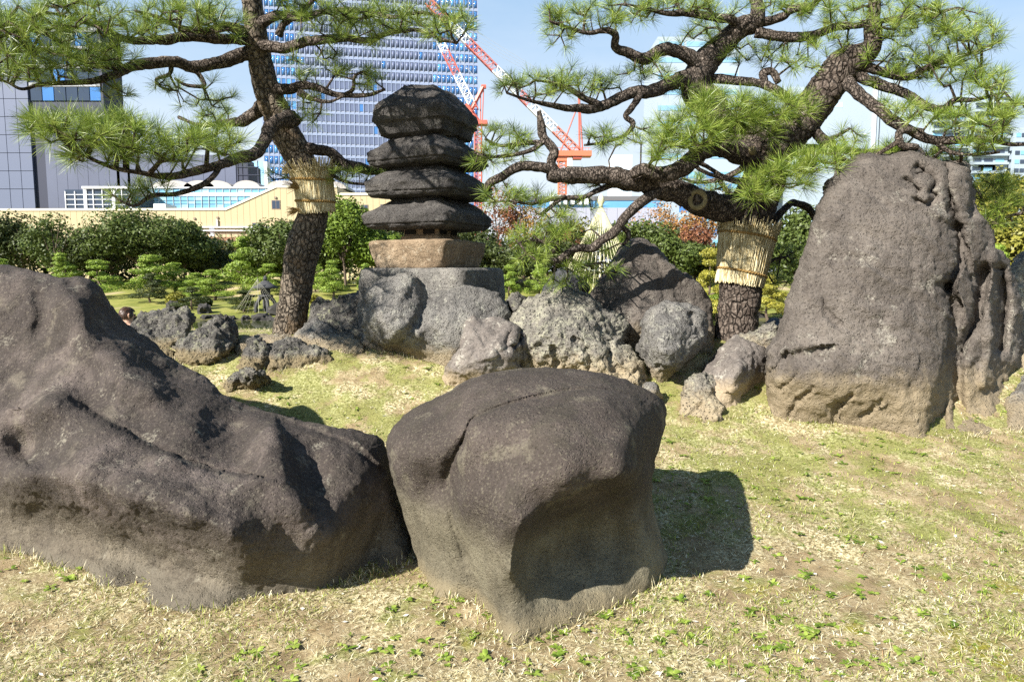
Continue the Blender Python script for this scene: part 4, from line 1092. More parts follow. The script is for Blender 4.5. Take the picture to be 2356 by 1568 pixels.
for pts in [
    [(1622,155,6.1,20),(1603,144,6.05,19),(1570,125,6.0,16),(1540,115,5.95,16),(1517,120,5.9,15),(1481,135,5.85,14),(1448,124,5.8,12),(1415,108,5.75,11),(1418,82,5.7,9),(1394,70,5.65,7),(1350,76,5.6,5),(1300,62,5.5,4),(1265,50,5.4,3)],
    [(1608,190,6.1,22),(1580,180,6.05,19),(1553,188,6.0,17),(1499,212,5.95,16),(1456,213,5.9,15),(1409,233,5.85,13),(1366,248,5.8,12),(1337,248,5.75,11),(1301,249,5.7,8),(1258,241,5.6,6),(1211,230,5.5,4),(1165,214,5.4,3)],
    [(1380,243,5.8,10),(1345,225,5.75,8),(1310,205,5.7,6),(1270,190,5.65,4),(1230,185,5.6,3)],
    [(1470,220,5.9,9),(1450,252,5.85,8),(1440,268,5.85,7),(1456,286,5.85,7),(1434,313,5.8,5),(1391,327,5.75,4),(1344,334,5.7,3)],
    [(1750,470,6.08,36),(1690,480,6.0,34),(1640,475,5.9,33),(1603,466,5.85,33),(1553,440,5.75,29),(1499,421,5.65,27),(1445,412,5.55,24),(1391,401,5.5,22),(1322,402,5.45,21),(1280,402,5.42,19),(1262,402,5.4,15)],
    [(1278,398,5.42,12),(1268,375,5.42,12),(1274,346,5.42,12),(1252,318,5.42,11),(1244,295,5.42,11),(1240,268,5.42,7),(1238,256,5.42,5)],
    [(1275,395,5.42,13),(1250,386,5.4,12),(1200,382,5.4,12),(1157,404,5.45,11),(1125,420,5.5,10),(1118,436,5.55,8)],
    [(1252,322,5.42,8),(1222,345,5.4,6),(1175,357,5.4,5),(1121,361,5.4,4),(1090,350,5.4,3)],
    [(1245,328,5.42,7),(1200,330,5.5,6),(1150,335,5.6,4),(1115,320,5.65,3)],
    [(1760,350,5.95,32),(1704,352,5.9,30),(1655,340,5.8,26),(1618,345,5.7,23),(1592,368,5.6,22),(1560,390,5.5,21),(1520,399,5.45,19),(1481,390,5.4,16),(1450,400,5.4,12)],
    [(1510,440,5.6,13),(1463,476,5.5,13),(1435,504,5.45,12),(1412,534,5.4,12),(1388,550,5.4,11),(1365,569,5.4,11),(1331,570,5.4,10),(1303,582,5.4,9),(1284,599,5.4,9),(1259,594,5.4,7),(1275,574,5.4,6),(1284,563,5.4,4)],
    [(1420,520,5.4,6),(1440,530,5.5,7),(1445,545,5.5,6),(1435,562,5.5,4)],
    [(1284,563,5.4,6),(1250,556,5.35,5),(1220,552,5.3,4),(1190,560,5.25,3)],
    [(1300,590,5.4,6),(1340,610,5.45,4),(1390,605,5.5,3),(1420,625,5.55,2)],
    [(1470,420,5.6,11),(1445,432,5.6,10),(1415,425,5.6,9),(1373,440,5.55,7),(1344,455,5.5,6),(1294,457,5.45,6),(1265,478,5.4,5),(1243,495,5.4,4)],
    [(1300,452,5.45,5),(1255,462,5.4,5),(1215,468,5.4,4),(1170,462,5.35,3)],
    [(1940,160,5.78,18),(1946,185,5.7,16),(1965,208,5.6,15),(2012,244,5.5,14),(2055,280,5.4,14),(2098,305,5.35,13),(2148,323,5.3,11),(2213,323,5.25,9),(2263,320,5.2,7),(2330,332,5.1,5),(2400,325,5.05,3)],
    [(1965,165,5.75,15),(2000,188,5.7,13),(2050,205,5.6,12),(2084,216,5.55,11),(2127,241,5.5,10),(2170,250,5.45,9),(2198,230,5.4,7),(2245,230,5.3,5),(2310,212,5.2,3)],
    [(1975,145,5.72,13),(2020,165,5.7,11),(2084,178,5.65,9),(2130,158,5.6,8),(2180,140,5.55,6),(2240,120,5.5,4),(2300,95,5.45,3)],
    [(1738,76,6.0,14),(1807,87,5.95,12),(1867,83,5.9,11),(1922,64,5.85,9),(1968,60,5.8,8),(2050,45,5.7,6),(2130,35,5.6,4),(2200,20,5.5,3)],
    [(1731,54,6.0,12),(1796,42,5.95,10),(1818,26,5.9,9),(1867,14,5.85,8),(1890,-5,5.8,6),(1950,-30,5.7,4)],
    [(1705,58,6.0,12),(1677,44,5.95,11),(1634,40,5.9,10),(1580,31,5.85,8),(1530,32,5.8,6),(1480,18,5.7,4),(1430,10,5.6,3)],
    [(1630,180,6.1,12),(1695,187,6.05,11),(1738,190,6.0,10),(1774,203,5.95,11),(1817,232,5.9,12),(1840,262,5.9,12)],
    [(1760,195,5.98,8),(1755,170,5.98,10),(1775,165,5.98,9),(1790,190,5.95,8)],
    [(1810,345,5.98,16),(1868,345,5.95,13),(1921,345,5.85,11),(1990,350,5.75,8),(2060,345,5.65,5)],
    [(1858,262,5.9,14),(1872,285,5.85,13),(1886,312,5.85,13),(1916,336,5.85,13)],
    [(1900,325,5.85,7),(1930,310,5.8,5),(1955,295,5.75,3)],
    [(1778,510,6.12,10),(1800,485,6.15,9),(1822,466,6.2,9),(1855,478,6.25,9),(1872,500,6.3,8),(1890,540,6.35,6)],
    [(1745,370,6.1,9),(1718,378,6.12,9),(1695,396,6.15,8),(1652,413,6.2,6),(1602,420,6.25,4),(1570,410,6.3,3)],
    [(1655,415,6.2,6),(1672,440,6.22,6),(1698,462,6.2,6)],
    [(2148,323,5.3,8),(2190,350,5.25,5),(2240,356,5.2,4),(2300,350,5.1,3)],
    [(2120,305,5.35,8),(2080,300,5.3,9),(2066,312,5.28,9),(2075,335,5.28,9),(2110,340,5.28,8)],
    [(1660,108,6.1,12),(1640,135,6.2,9),(1625,170,6.2,7)],
    [(2350,490,5.4,4),(2300,500,5.5,4),(2260,495,5.6,4),(2215,520,5.75,5),(2180,560,5.9,5)],
    [(1740,640,6.2,5),(1775,600,6.25,4),(1810,590,6.3,3),(1840,570,6.3,2)],
]:
    RP.limb(pts)
# cut limb with a hollow
c = at(1604, 466, 5.83); nrm = Vector((-.25, -.93, .05)).normalized()
m = MB(); m.bar(c + nrm * .0, c + nrm * .16, .105, 22, .086); m.build("cut_stump", M_BARK, RP.o, True).location = -RP.o.location
tz = NT("cut_wood"); tz.set("Base Color", tz.ramp(tz.noise(30, 4), [(.3, (.12, .095, .045)), (.7, (.24, .20, .105))])); tz.set("Roughness", .9)
ring = []
a0 = nrm.orthogonal().normalized(); b0 = nrm.cross(a0)
for rr, dd in ((.084, .135), (.082, .168), (.064, .175), (.046, .168), (.038, .14), (.030, .06)):
    for k in range(24):
        th = 2*math.pi*k/24; r_ = rr * (1 + .10 * math.sin(th * 3 + 1) * (rr < .05) + .05 * math.sin(th * 2))
        ring.append(tuple(c + nrm * dd + (a0 * math.cos(th) + b0 * math.sin(th)) * r_))
RF = [(i*24 + k, i*24 + (k+1) % 24, (i+1)*24 + (k+1) % 24, (i+1)*24 + k) for i in range(5) for k in range(24)]
part("cut_rim", ring, RF, tz.m, RP.o, RP.loc, True)
part("hollow", np.array(ring[96:120]) , [tuple(range(24))], plain("hollow_dark", (.02, .014, .01), 1.0), RP.o, RP.loc)
for x, y, Y in ((1731, 352, 5.84),):
    c = at(x, y, Y); m = MB(); m.bar(c, c + Vector((-.35, -.8, .2)).normalized() * .075, .036, 14, .030); m.build("cut_stub", tz.m, RP.o, True).location = -RP.o.location
for a in [(1330,45,95,42,5.55,.35,40), (1430,30,90,40,5.7,.35,34), (1560,15,100,32,5.8,.4,30), (1650,20,70,30,5.9,.35,18), (1290,90,40,20,5.5,.2,6),
          (1220,200,80,34,5.55,.3,28), (1310,190,80,34,5.7,.3,30), (1390,195,50,26,5.8,.25,12), (1480,165,80,26,5.85,.3,20), (1560,200,50,20,6.0,.2,8),
          (1600,85,90,34,6.3,.35,26), (1720,130,90,34,6.2,.35,22), (1800,20,80,30,5.9,.3,22), (1790,125,60,28,6.2,.3,12),
          (1900,100,60,30,5.8,.3,16), (1930,30,80,40,5.75,.35,30), (2050,35,100,48,5.6,.4,46), (2170,50,90,52,5.5,.4,44), (2240,90,70,45,5.45,.3,28),
          (2080,120,110,42,5.65,.4,36), (2190,160,90,40,5.5,.4,34), (2270,190,60,45,5.3,.3,26), (2060,175,80,30,5.7,.3,18),
          (2140,270,100,34,5.4,.35,30), (2250,280,90,40,5.2,.35,34), (2320,260,50,50,5.1,.25,20), (2280,335,70,22,5.15,.25,16), (2060,250,50,20,5.4,.2,6)]:
    RP.pad(*a)
for a in [(1590,300,95,46,5.3,.28,50), (1680,255,95,40,5.35,.28,50), (1790,250,80,34,5.4,.25,36), (1540,345,50,38,5.25,.25,20), (1720,300,90,26,5.4,.22,22)]:
    RP.pad(*a, L=.145, needles=66)
for a in [(1750,435,65,36,5.2,.15,24), (1825,405,70,42,5.2,.15,28), (1890,375,70,32,5.3,.15,26), (1960,360,60,22,5.55,.2,16), (2070,352,70,20,5.5,.2,18), (2170,360,60,24,5.5,.2,20), (2280,440,70,34,5.55,.2,26), (2320,475,50,30,5.5,.2,14)]:
    RP.pad(*a, L=.138, needles=62)
for a in [(1390,320,60,20,5.75,.2,10), (1470,300,40,30,5.85,.2,7), (1160,315,60,26,5.55,.25,20), (1130,365,50,26,5.4,.2,14), (1200,345,50,22,5.45,.2,8), (1390,310,40,16,5.7,.2,5),
          (1230,545,55,26,5.3,.25,22), (1310,535,60,24,5.45,.25,20), (1215,590,40,22,5.25,.2,12), (1380,560,50,26,5.6,.2,12), (1360,625,70,26,5.55,.25,18), (1300,640,50,24,5.4,.2,10),
          (1160,450,50,26,5.35,.2,16), (1240,455,60,22,5.45,.2,14), (1260,490,45,20,5.4,.2,8), (1340,470,60,18,5.5,.2,8), (1340,418,60,16,5.7,.2,9), (1600,425,60,20,6.25,.2,12), (1660,440,50,16,6.25,.2,7), (1950,320,45,24,5.8,.2,10), (1450,330,40,16,5.5,.15,6),
          (1810,590,40,34,6.3,.2,14), (1790,640,45,24,6.25,.2,10), (2290,510,60,22,5.5,.25,12), (1850,140,50,24,5.8,.2,10)]:
    RP.pad(*a, up=.55)

# --- straw wraps
M_STRAWMAT = NT("woven_straw")
_v = M_STRAWMAT.mapping((30, 30, 2.5)); _n = M_STRAWMAT.noise(3, 4, .6, _v)
M_STRAWMAT.set("Base Color", M_STRAWMAT.ramp(_n, [(.36, (.30, .22, .09)), (.5, (.58, .49, .28)), (.64, (.76, .69, .47))]))
M_STRAWMAT.set("Roughness", .75); M_STRAWMAT = M_STRAWMAT.m
M_ROPE = plain("straw_rope", (.30, .19, .065), .85, .2, 0, .35, 60, .5)
def straw_wrap(label, pts, n, flare, knots, ropes):
    """pts: (x, y, distance, half width) from foot to top of the wrap; single straws laid round the trunk"""
    W = np.array([(*at(x, y, Y), r * px(Y)) for x, y, Y, r in pts])
    S = catmull(W, 8); ts = np.linspace(0, 1, len(S))
    root = empty("straw_wrap", tuple(S[0, :3])); tag(root, label, "straw wrap")
    loc = S[0, :3]
    ax = S[-1, :3] - S[0, :3]; ax /= np.linalg.norm(ax)
    a = np.cross(ax, [0, 1, 0]); a /= np.linalg.norm(a); b = np.cross(ax, a)
    def pos(t, th, dr=0.0):
        c = np.array([np.interp(t, ts, S[:, k]) for k in range(4)])
        return c[:3] + (a * math.cos(th) + b * math.sin(th)) * (c[3] + dr)
    out = []
    for layer in range(2):
        for k in range(n):
            th = 2*math.pi * (k + random.random() * .9) / n
            t1 = 1 + random.uniform(-.16, .13); t0 = random.uniform(-.05, .03)
            dr = .003 + layer * .004 + random.uniform(0, .004)
            mids = [.12, .33, .55, .75, .9]
            P = [pos(max(0, t0), th, dr)] + [pos(t, th + random.uniform(-.02, .02), dr + random.uniform(-.002, .003) + (flare * max(0, t - .72) / .28 * .4)) for t in mids]
            top = pos(1, th, dr + flare * random.uniform(.6, 1.3)) + ax * (t1 - 1) * np.linalg.norm(S[-1, :3] - S[0, :3])
            P.append(top)
            if t0 < 0: P[0] = P[0] + ax * t0 * .4
            r = random.uniform(.0028, .0048)
            out.append(tube(np.array(P), [r] * len(P), 3, False))
    V, F = merge(out)
    part("straw_mat", V, tri(F), M_STRAWMAT, root, loc)["kind"] = "stuff"
    # backing so that no bark shows between straws
    k = 40
    V = np.array([pos(t, 2*math.pi*q/k, .002) for t in np.linspace(0, .93, 8) for q in range(k)])
    F = [(i*k + q, i*k + (q+1) % k, (i+1)*k + (q+1) % k, (i+1)*k + q) for i in range(7) for q in range(k)]
    part("straw_backing", V, F, M_STRAWMAT, root, loc, True)
    for t, tilt in ropes:
        for strand in range(2):
            th = np.linspace(0, 2*math.pi, 160)
            P = np.array([pos(t + tilt * math.cos(q - .3), q, .014 + .005 * math.cos(q * 26 + strand * math.pi)) + ax * .005 * math.sin(q * 26 + strand * math.pi) for q in th])
            V, F = tube(P, np.full(len(P), .008), 6)
            part("rope", V, tri(F), M_ROPE, root, loc, True)
    for (x, y, Y, dx, dz) in knots:
        c = np.array(at(x, y, Y)); out = []
        for q in range(46):
            d = np.array([dx + random.gauss(0, .28), random.gauss(-.15, .25), dz + random.gauss(0, .28)])
            out.append(tube(np.array([c, c + d * .05, c + d * random.uniform(.07, .115) - [0, 0, .01]]), [.004, .003, .0015], 3, False))
        V, F = merge(out)
        part("rope_tassel", V, tri(F), M_ROPE, root, loc)["kind"] = "stuff"
straw_wrap("narrow straw wrap with a frayed top and two knotted ropes on the curved pine trunk",
           [(728,487,6.40,38),(726,460,6.40,40),(722,430,6.40,41),(718,405,6.38,42),(712,380,6.36,44)], 150, .055, [(690,432,6.25,-1,.3),(690,482,6.25,-1,-.1)], [(.22, .05), (.66, .06)])
straw_wrap("thick pale straw wrap bound with two ropes round the trunk behind the tall boulder",
           [(1700,652,6.1,51),(1706,620,6.1,53),(1712,580,6.1,57),(1718,545,6.1,60),(1722,518,6.1,62)], 190, .02, [], [(.20, .035), (.76, .03)])
# ------------------------------------------------------------------ garden across the pond
def leaf_material(name, a, b, c, scale=.9, trans=.2):
    t = NT(name)
    col = t.ramp(t.noise(scale * 9, 4, .7), [(.36, a), (.5, b), (.64, c)])
    t.set("Base Color", col); t.set("Roughness", .5); t.set("Specular IOR Level", .3)
    tr = t.n.new("ShaderNodeBsdfTranslucent"); t.l.new(col, tr.inputs[0])
    mx = t.n.new("ShaderNodeMixShader"); mx.inputs[0].default_value = trans
    t.l.new(t.b.outputs[0], mx.inputs[1]); t.l.new(tr.outputs[0], mx.inputs[2])
    t.l.new(mx.outputs[0], t.n["Material Output"].inputs[0])
    return t.m
L_DARK = leaf_material("dark_evergreen_leaves", (.022, .032, .008), (.045, .062, .014), (.085, .105, .028))
L_MID = leaf_material("evergreen_leaves", (.035, .055, .010), (.07, .10, .02), (.13, .16, .04))
L_BRIGHT = leaf_material("camphor_leaves", (.05, .09, .010), (.12, .18, .02), (.22, .29, .05))
L_YELLOW = leaf_material("yellow_green_leaves", (.10, .11, .014), (.21, .20, .03), (.34, .31, .06))
L_ORANGE = leaf_material("autumn_leaves", (.12, .06, .015), (.28, .14, .04), (.42, .24, .09))
L_RED = leaf_material("red_maple_leaves", (.10, .035, .018), (.21, .085, .045), (.32, .16, .08))
L_PINE = leaf_material("garden_pine_needles", (.08, .13, .013), (.18, .265, .03), (.31, .39, .07))
L_GOLD = leaf_material("golden_pine_needles", (.12, .12, .012), (.26, .245, .03), (.40, .36, .06))
M_TRUNK = plain("tree_bark", (.10, .075, .055), .9, .2, 0, .4, 8, .6)
def leaves(C, N, size, rnd, aspect=.5):
    n = len(C)
    N = N + RNG.normal(size=(n, 3)) * rnd; N /= np.linalg.norm(N, axis=1, keepdims=True) + 1e-9
    a = np.cross(N, RNG.normal(size=(n, 3))); a /= np.linalg.norm(a, axis=1, keepdims=True) + 1e-9
    b = np.cross(N, a)
    s = (size * (.6 + .8 * RNG.random(n)))[:, None]
    V = np.stack([C - a * s, C + b * s * aspect, C + a * s, C - b * s * aspect], 1).reshape(-1, 3)
    return V, np.arange(n)[:, None] * 4 + np.array([[0, 1, 2, 3]])
def sphere_pts(n):
    p = RNG.normal(size=(n, 3)); return p / np.linalg.norm(p, axis=1, keepdims=True)
def crown_mesh(seed, w, d, h, leaf, n, sparse):
    """crown of leaf sized faces: lobes spread through an ellipsoid w x d wide and h high, its foot at a quarter of h"""
    r = random.Random(seed); Vs = []
    lob = []
    nl = 26 if not sparse else 22
    for i in range(nl):
        while True:
            q = np.array([r.uniform(-1, 1), r.uniform(-1, 1), r.uniform(-1, 1)])
            if .25 < q @ q < 1: break
        lob.append((q * .70, r.uniform(.26, .42)))
    m = n // nl
    for c, rad in lob:
        dd = sphere_pts(m); k = fbm(dd * 2.6 + c * 5 + seed, 3)
        P = c + dd * (rad * (1 + .45 * k) * (1 - .4 * RNG.random(m) ** 2))[:, None]
        if sparse:
            keep = fbm(P * 4.5 + seed, 2) > -.05
            P, dd = P[keep], dd[keep]
        P = P * np.array([w, d, h * .42]) + np.array([0, 0, h * .60])
        Vs.append(leaves(P, dd + np.array([0, 0, .4]), leaf, .6))
    V, F = merge(Vs)
    return mesh_np("crown", V, F)
def trunk_mesh(seed, lean=.1):
    r = random.Random(seed); parts = []
    P = np.array([[0, 0, -.08], [r.uniform(-.03, .03), 0, .2], [r.uniform(-lean, lean), r.uniform(-lean, lean), .45], [r.uniform(-lean, lean) * 2, r.uniform(-lean, lean), .8]])
    parts.append(tube(catmull(P, 4), np.linspace(.055, .018, 13), 7, False))
    for k in range(7):
        b = P[1] * .4 + P[2] * .6 + np.array([0, 0, r.uniform(-.12, .1)]); a = r.random() * 6.28; e = r.uniform(.35, .6)
        q = b + np.array([math.cos(a) * e, math.sin(a) * e, r.uniform(.2, .45)])
        m_ = (b + q) / 2 + np.array([r.uniform(-.05, .05), r.uniform(-.05, .05), -.04])
        parts.append(tube(catmull(np.array([b, m_, q]), 4), np.linspace(.026, .006, 9), 5, False))
    V, F = merge(parts)
    me = mesh_np("trunk", V, tri(F), True); me.materials.append(M_TRUNK)
    return me
TRUNKS = [trunk_mesh(s) for s in (1, 2, 3)]
def slot(o, m):
    o.material_slots[0].link = 'OBJECT'; o.material_slots[0].material = m
def tree(x, ytop, hw, Y, mat, label, k=0, open_=False, group="trees across the pond", zs=None, depth=.85):
    p = at(x, ytop, Y); g = gz(p.x, Y)
    h = (p.z - g); w = hw * px(Y) * 1.34
    o = empty("tree", (p.x, Y, g), random.uniform(-.5, .5) + k); tag(o, label, "tree", group)
    me = crown_mesh(k * 7 + int(x), w, w * depth, h, .15 if not open_ else .14, 9000 if not open_ else 4200, open_); me.materials.append(mat)
    c = link("crown", me, None, o)
    c["kind"] = "stuff"
    t = bpy.data.objects.new("trunk", TRUNKS[k % 3]); COL.objects.link(t); t.parent = o
    t.scale = (w * .8, w * .8, h)
    return o
DK, MD, BR, YG, OR, RD = L_DARK, L_MID, L_BRIGHT, L_YELLOW, L_ORANGE, L_RED
for i, a in enumerate([
    (-60, 500, 110, 68, DK, "dark evergreen tree at the far end of the yellow building"), (40, 486, 78, 66, DK, "dark evergreen before the blue grey panelled wall"),
    (118, 490, 66, 60, MD, "open branched tree showing yellow wall through its crown", True),
    (250, 505, 90, 63, DK, "dark round evergreen merging into the widest crown"), (325, 474, 115, 62, MD, "widest domed evergreen below the glazed hall"), (420, 500, 75, 64, MD, "domed evergreen beside the yellow wall with pipes"),
    (465, 560, 70, 66, DK, "low dark evergreen below the platform railing"), (200, 540, 80, 66, DK, "shaded evergreen behind the small clipped pines"),
    (655, 500, 95, 60, MD, "broad evergreen sloping up to the curved pine trunk"), (600, 565, 60, 62, BR, "light green bushy tree left of the curved pine trunk"),
    (790, 436, 62, 58, BR, "bright camphor tree in front of the yellow wall"), (760, 520, 75, 62, MD, "lower camphor crown right of the curved pine trunk"), (862, 500, 70, 60, BR, "bright leafy tree close to the pagoda roofs"),
    (920, 500, 80, 66, DK, "dark tree behind the pagoda plinth"), (1060, 510, 90, 62, DK, "dark tree right of the pagoda light chamber"), (1165, 545, 95, 60, DK, "dark glossy evergreen under the orange maple"),
    (1260, 545, 70, 66, DK, "dark evergreen behind the drooping pine branch"), (1330, 490, 60, 70, YG, "yellowing thin tree before the white sheeting", True),
    (1470, 495, 75, 60, MD, "evergreen right of the big straw rope cone"), (1545, 540, 70, 57, MD, "clipped evergreen above the steep boulder"), (1600, 570, 70, 60, DK, "dark shrub tree over the red roofed hut"),
    (1835, 470, 75, 48, MD, "evergreen between the wrapped trunk and the tall boulder"), (1910, 500, 80, 52, DK, "dark evergreen behind the tall boulder"),
    (2345, 370, 95, 42, YG, "tall yellow green evergreen beyond the white apartments"), (2480, 430, 100, 46, MD, "green tree beyond the pale speckled boulder"), (2290, 520, 60, 44, BR, "low bright tree behind the drooping tuft")]):
    tree(a[0], a[1], a[2], a[3], a[4], a[5], i, len(a) > 6)
for i, a in enumerate([(1140, 420, 55, 66, RD, "russet maple right of the pagoda roofs"), (1205, 455, 60, 68, OR, "orange brown maple behind the russet one"),
                       (1290, 500, 50, 68, RD, "small russet maple below the white sheeting"), (1535, 440, 75, 70, OR, "orange maple under the big pine limb"), (1625, 410, 65, 72, OR, "tall orange maple behind the hollow cut limb"),
                       (1600, 505, 48, 60, RD, "red maple left of the thick straw wrap"), (1560, 490, 50, 66, OR, "pale orange maple above the clipped evergreen")]):
    tree(*a[:6], i, True, "autumn maples across the pond")

# clipped pines: flat clouds of needles on a bent trunk
def garden_pine(seed, n):
    r = random.Random(seed); L = []; P = np.array([[0, 0, -.05], [r.uniform(-.08, .08), 0, .2], [r.uniform(-.15, .15), r.uniform(-.1, .1), .5], [r.uniform(-.1, .1), 0, .92]])
    S = catmull(P, 5); parts = [tube(S, np.linspace(.045, .014, len(S)), 6, False)]
    Vs = []
    for i in range(n):
        t = .28 + .70 * i / (n - 1); c = np.array([np.interp(t, np.linspace(0, 1, len(S)), S[:, k]) for k in range(3)])
        a = i * 2.4 + r.random(); rad = (1.05 - t) * .62 * r.uniform(.75, 1.2) if i < n - 1 else 0
        q = c + np.array([math.cos(a) * rad, math.sin(a) * rad, r.uniform(0, .05)])
        parts.append(tube(np.array([c - [0, 0, .06], (c + q) / 2 - [0, 0, .05], q - [0, 0, .02]]), [.016, .012, .006], 5, False))
        rr = (.19 + .15 * (1 - t)) * r.uniform(.85, 1.2)
        d = sphere_pts(900); k = .45 * fbm(d * 3 + seed + i, 3)
        pts = q + d * (rr * (1 + k) * (1 - .3 * RNG.random(900) ** 2))[:, None] * np.array([1, 1, .30])
        Vs.append(leaves(pts, d + np.array([0, 0, .5]), .024, .6, .35))
    V, F = merge(parts); tm = mesh_np("trunk", V, tri(F), True); tm.materials.append(M_TRUNK)
    V, F = merge(Vs); cm = mesh_np("needle_clouds", V, F); cm.materials.append(L_PINE)
    return tm, cm
GP = [garden_pine(s, n) for s, n in ((3, 9), (8, 11), (14, 8), (21, 10))]
for i, (x, yt, yb, hw, Y, m, lab) in enumerate([
    (-10, 590, 680, 70, 52, L_PINE, "clipped pine whose top shows over the long dark boulder"), (135, 580, 668, 42, 56, L_PINE, "small clipped pine under the open branched tree"), (228, 598, 690, 62, 50, L_PINE, "clipped pine spreading just above the slope of the long dark boulder"),
    (345, 583, 678, 58, 54, L_PINE, "tall layered clipped pine in the left garden"), (400, 600, 676, 50, 56, L_PINE, "layered clipped pine beside the tall one"), (343, 628, 700, 38, 47, L_DARK, "dark low clipped pine standing alone on the lawn"),
    (440, 660, 712, 40, 44, L_DARK, "dark spreading young pine at the water edge"), (490, 618, 690, 52, 50, L_PINE, "clipped pine leaning over its shadow on the lawn"), (450, 624, 692, 40, 52, L_PINE, "round clipped pine left of the leaning one"),
    (556, 542, 672, 50, 58, L_PINE, "tallest clipped pine left of the curved trunk"), (612, 606, 682, 46, 52, L_PINE, "clipped pine behind the garden lantern"), (560, 668, 716, 44, 43, L_DARK, "low dark pine behind the small rope cone"),
    (722, 594, 668, 34, 54, L_PINE, "narrow clipped pine touching the curved trunk"), (764, 598, 672, 40, 52, L_PINE, "clipped pine on a slim trunk right of the curved trunk"), (838, 606, 668, 26, 54, L_PINE, "little clipped pine peeping out left of the pagoda base"),
    (1172, 606, 668, 30, 52, L_PINE, "clipped pine right of the pagoda base block"), (1240, 604, 664, 36, 54, L_PINE, "layered clipped pine below the drooping pine branch"), (1420, 640, 700, 60, 44, L_PINE, "clipped pine behind the dark blue rock"),
    (1632, 572, 700, 55, 40, L_GOLD, "golden yellow pine left of the thick straw wrap"), (1770, 630, 712, 55, 40, L_GOLD, "golden clipped pine right of the wrapped trunk"), (1650, 660, 720, 40, 40, L_PINE, "green clipped pine under the golden one"),
    (2300, 560, 660, 50, 40, L_PINE, "bright clipped pine behind the pale speckled boulder"), (2370, 560, 660, 50, 42, L_PINE, "clipped pine at the edge by the pale speckled boulder")]):
    p = at(x, yt, Y); g = gz(p.x, Y); h = max(1.4, p.z - g); w = hw * px(Y) * 1.3
    o = empty("clipped_pine", (p.x, Y, g), i * 1.3); tag(o, lab, "pine", "clipped pines across the pond")
    tm, cm = GP[i % 4]
    t = bpy.data.objects.new("trunk", tm); COL.objects.link(t); t.parent = o; t.scale = (w * 1.25, w * 1.25, h)
    c = bpy.data.objects.new("needle_clouds", cm); COL.objects.link(c); c.parent = o; c.scale = (w * 1.25, w * 1.25, h); slot(c, m); c["kind"] = "stuff"
# shrubs
def shrub(x, y, r, Y, m, label):
    p = at(x, y, Y); w = r * px(Y)
    d = sphere_pts(1500); P = d * (1 + .18 * fbm(d * 4 + x, 3))[:, None] * (1 - .25 * RNG.random(1500) ** 2)[:, None] * np.array([w, w, w * .8]) + [0, 0, w * .55]
    P = P[P[:, 2] > -.05]
    V, F = leaves(P, np.repeat([[0, 0, 1.]], len(P), 0), .09, .7)
    me = mesh_np("shrub", V, F); o = link("shrub", me, m); o.location = (p.x, Y, gz(p.x, Y)); tag(o, label, "shrub", "clipped shrubs across the pond")
shrub(722, 662, 14, 48, L_YELLOW, "round yellow green clipped shrub by the curved trunk")
shrub(405, 690, 22, 46, L_YELLOW, "round sunlit shrub beside a dark rock on the lawn")
shrub(470, 690, 16, 46, L_DARK, "small dark clipped shrub on the lawn")
# a long dark hedge under the trees, read as one mass
HX = RNG.uniform(-75, 60, 26000); HY = 70 + RNG.uniform(-1.6, 1.6, 26000); HZ = RNG.random(26000) ** .8
top = 4.4 + 1.0 * fbm(np.stack([HX * .15, HX * 0, HX * 0], -1), 3)
P = np.stack([HX, HY, ground_z(HX, HY) + HZ * top], -1)
V, F = leaves(P, np.repeat([[0, -.6, .6]], len(P), 0), .26, .6)
tag(link("hedge", mesh_np("hedge", V, F), L_DARK), "long dark hedge under the evergreens", "hedge", kind="stuff")

# far bank stones
M_FAR = plain("far_bank_stone", (.05, .047, .043), .95, .15, 0, .6, 2.5, .9)
bm = bmesh.new(); bmesh.ops.create_icosphere(bm, subdivisions=3, radius=1)
for v in bm.verts: v.co *= 1 + .55 * float(ridged(np.array([v.co * 1.3 + Vector((3, 1, 7))]), 3)[0] - .4)
STONE = bpy.data.meshes.new("bank_stone"); bm.to_mesh(STONE); bm.free(); STONE.materials.append(M_FAR)
for i in range(46):
    X = -27 + i * .95 + random.uniform(-.4, .4); Y = 40.2 + random.uniform(-.5, .6)
    o = bpy.data.objects.new("bank_stone", STONE); COL.objects.link(o)
    s = random.uniform(.2, .5); o.location = (X, Y, gz(X, Y) + s * .1); o.scale = (s * random.uniform(.8, 1.5), s, s * random.uniform(.5, .8)); o.rotation_euler = (0, 0, random.random() * 6)
    tag(o, "dark edging stone along the far waterline of the pond", "stone", "edging stones of the far bank")
for (x, y, r, Y, lab) in [(398, 700, 18, 44, "dark upright rock beside the round sunlit shrub"), (470, 722, 20, 42.3, "dark pointed rock at the water edge below the young pine"), (744, 676, 14, 46, "pale rock on the lawn right of the curved trunk"), (648, 712, 26, 41.6, "broad dark rock at the foot of the small rope cone")]:
    p = at(x, y, Y); o = bpy.data.objects.new("garden_rock", STONE); COL.objects.link(o); w = r * px(Y)
    o.location = (p.x, Y, gz(p.x, Y) + w * .3); o.scale = (w, w * .8, w * .8); o.rotation_euler = (.2, .1, x); tag(o, lab, "rock")

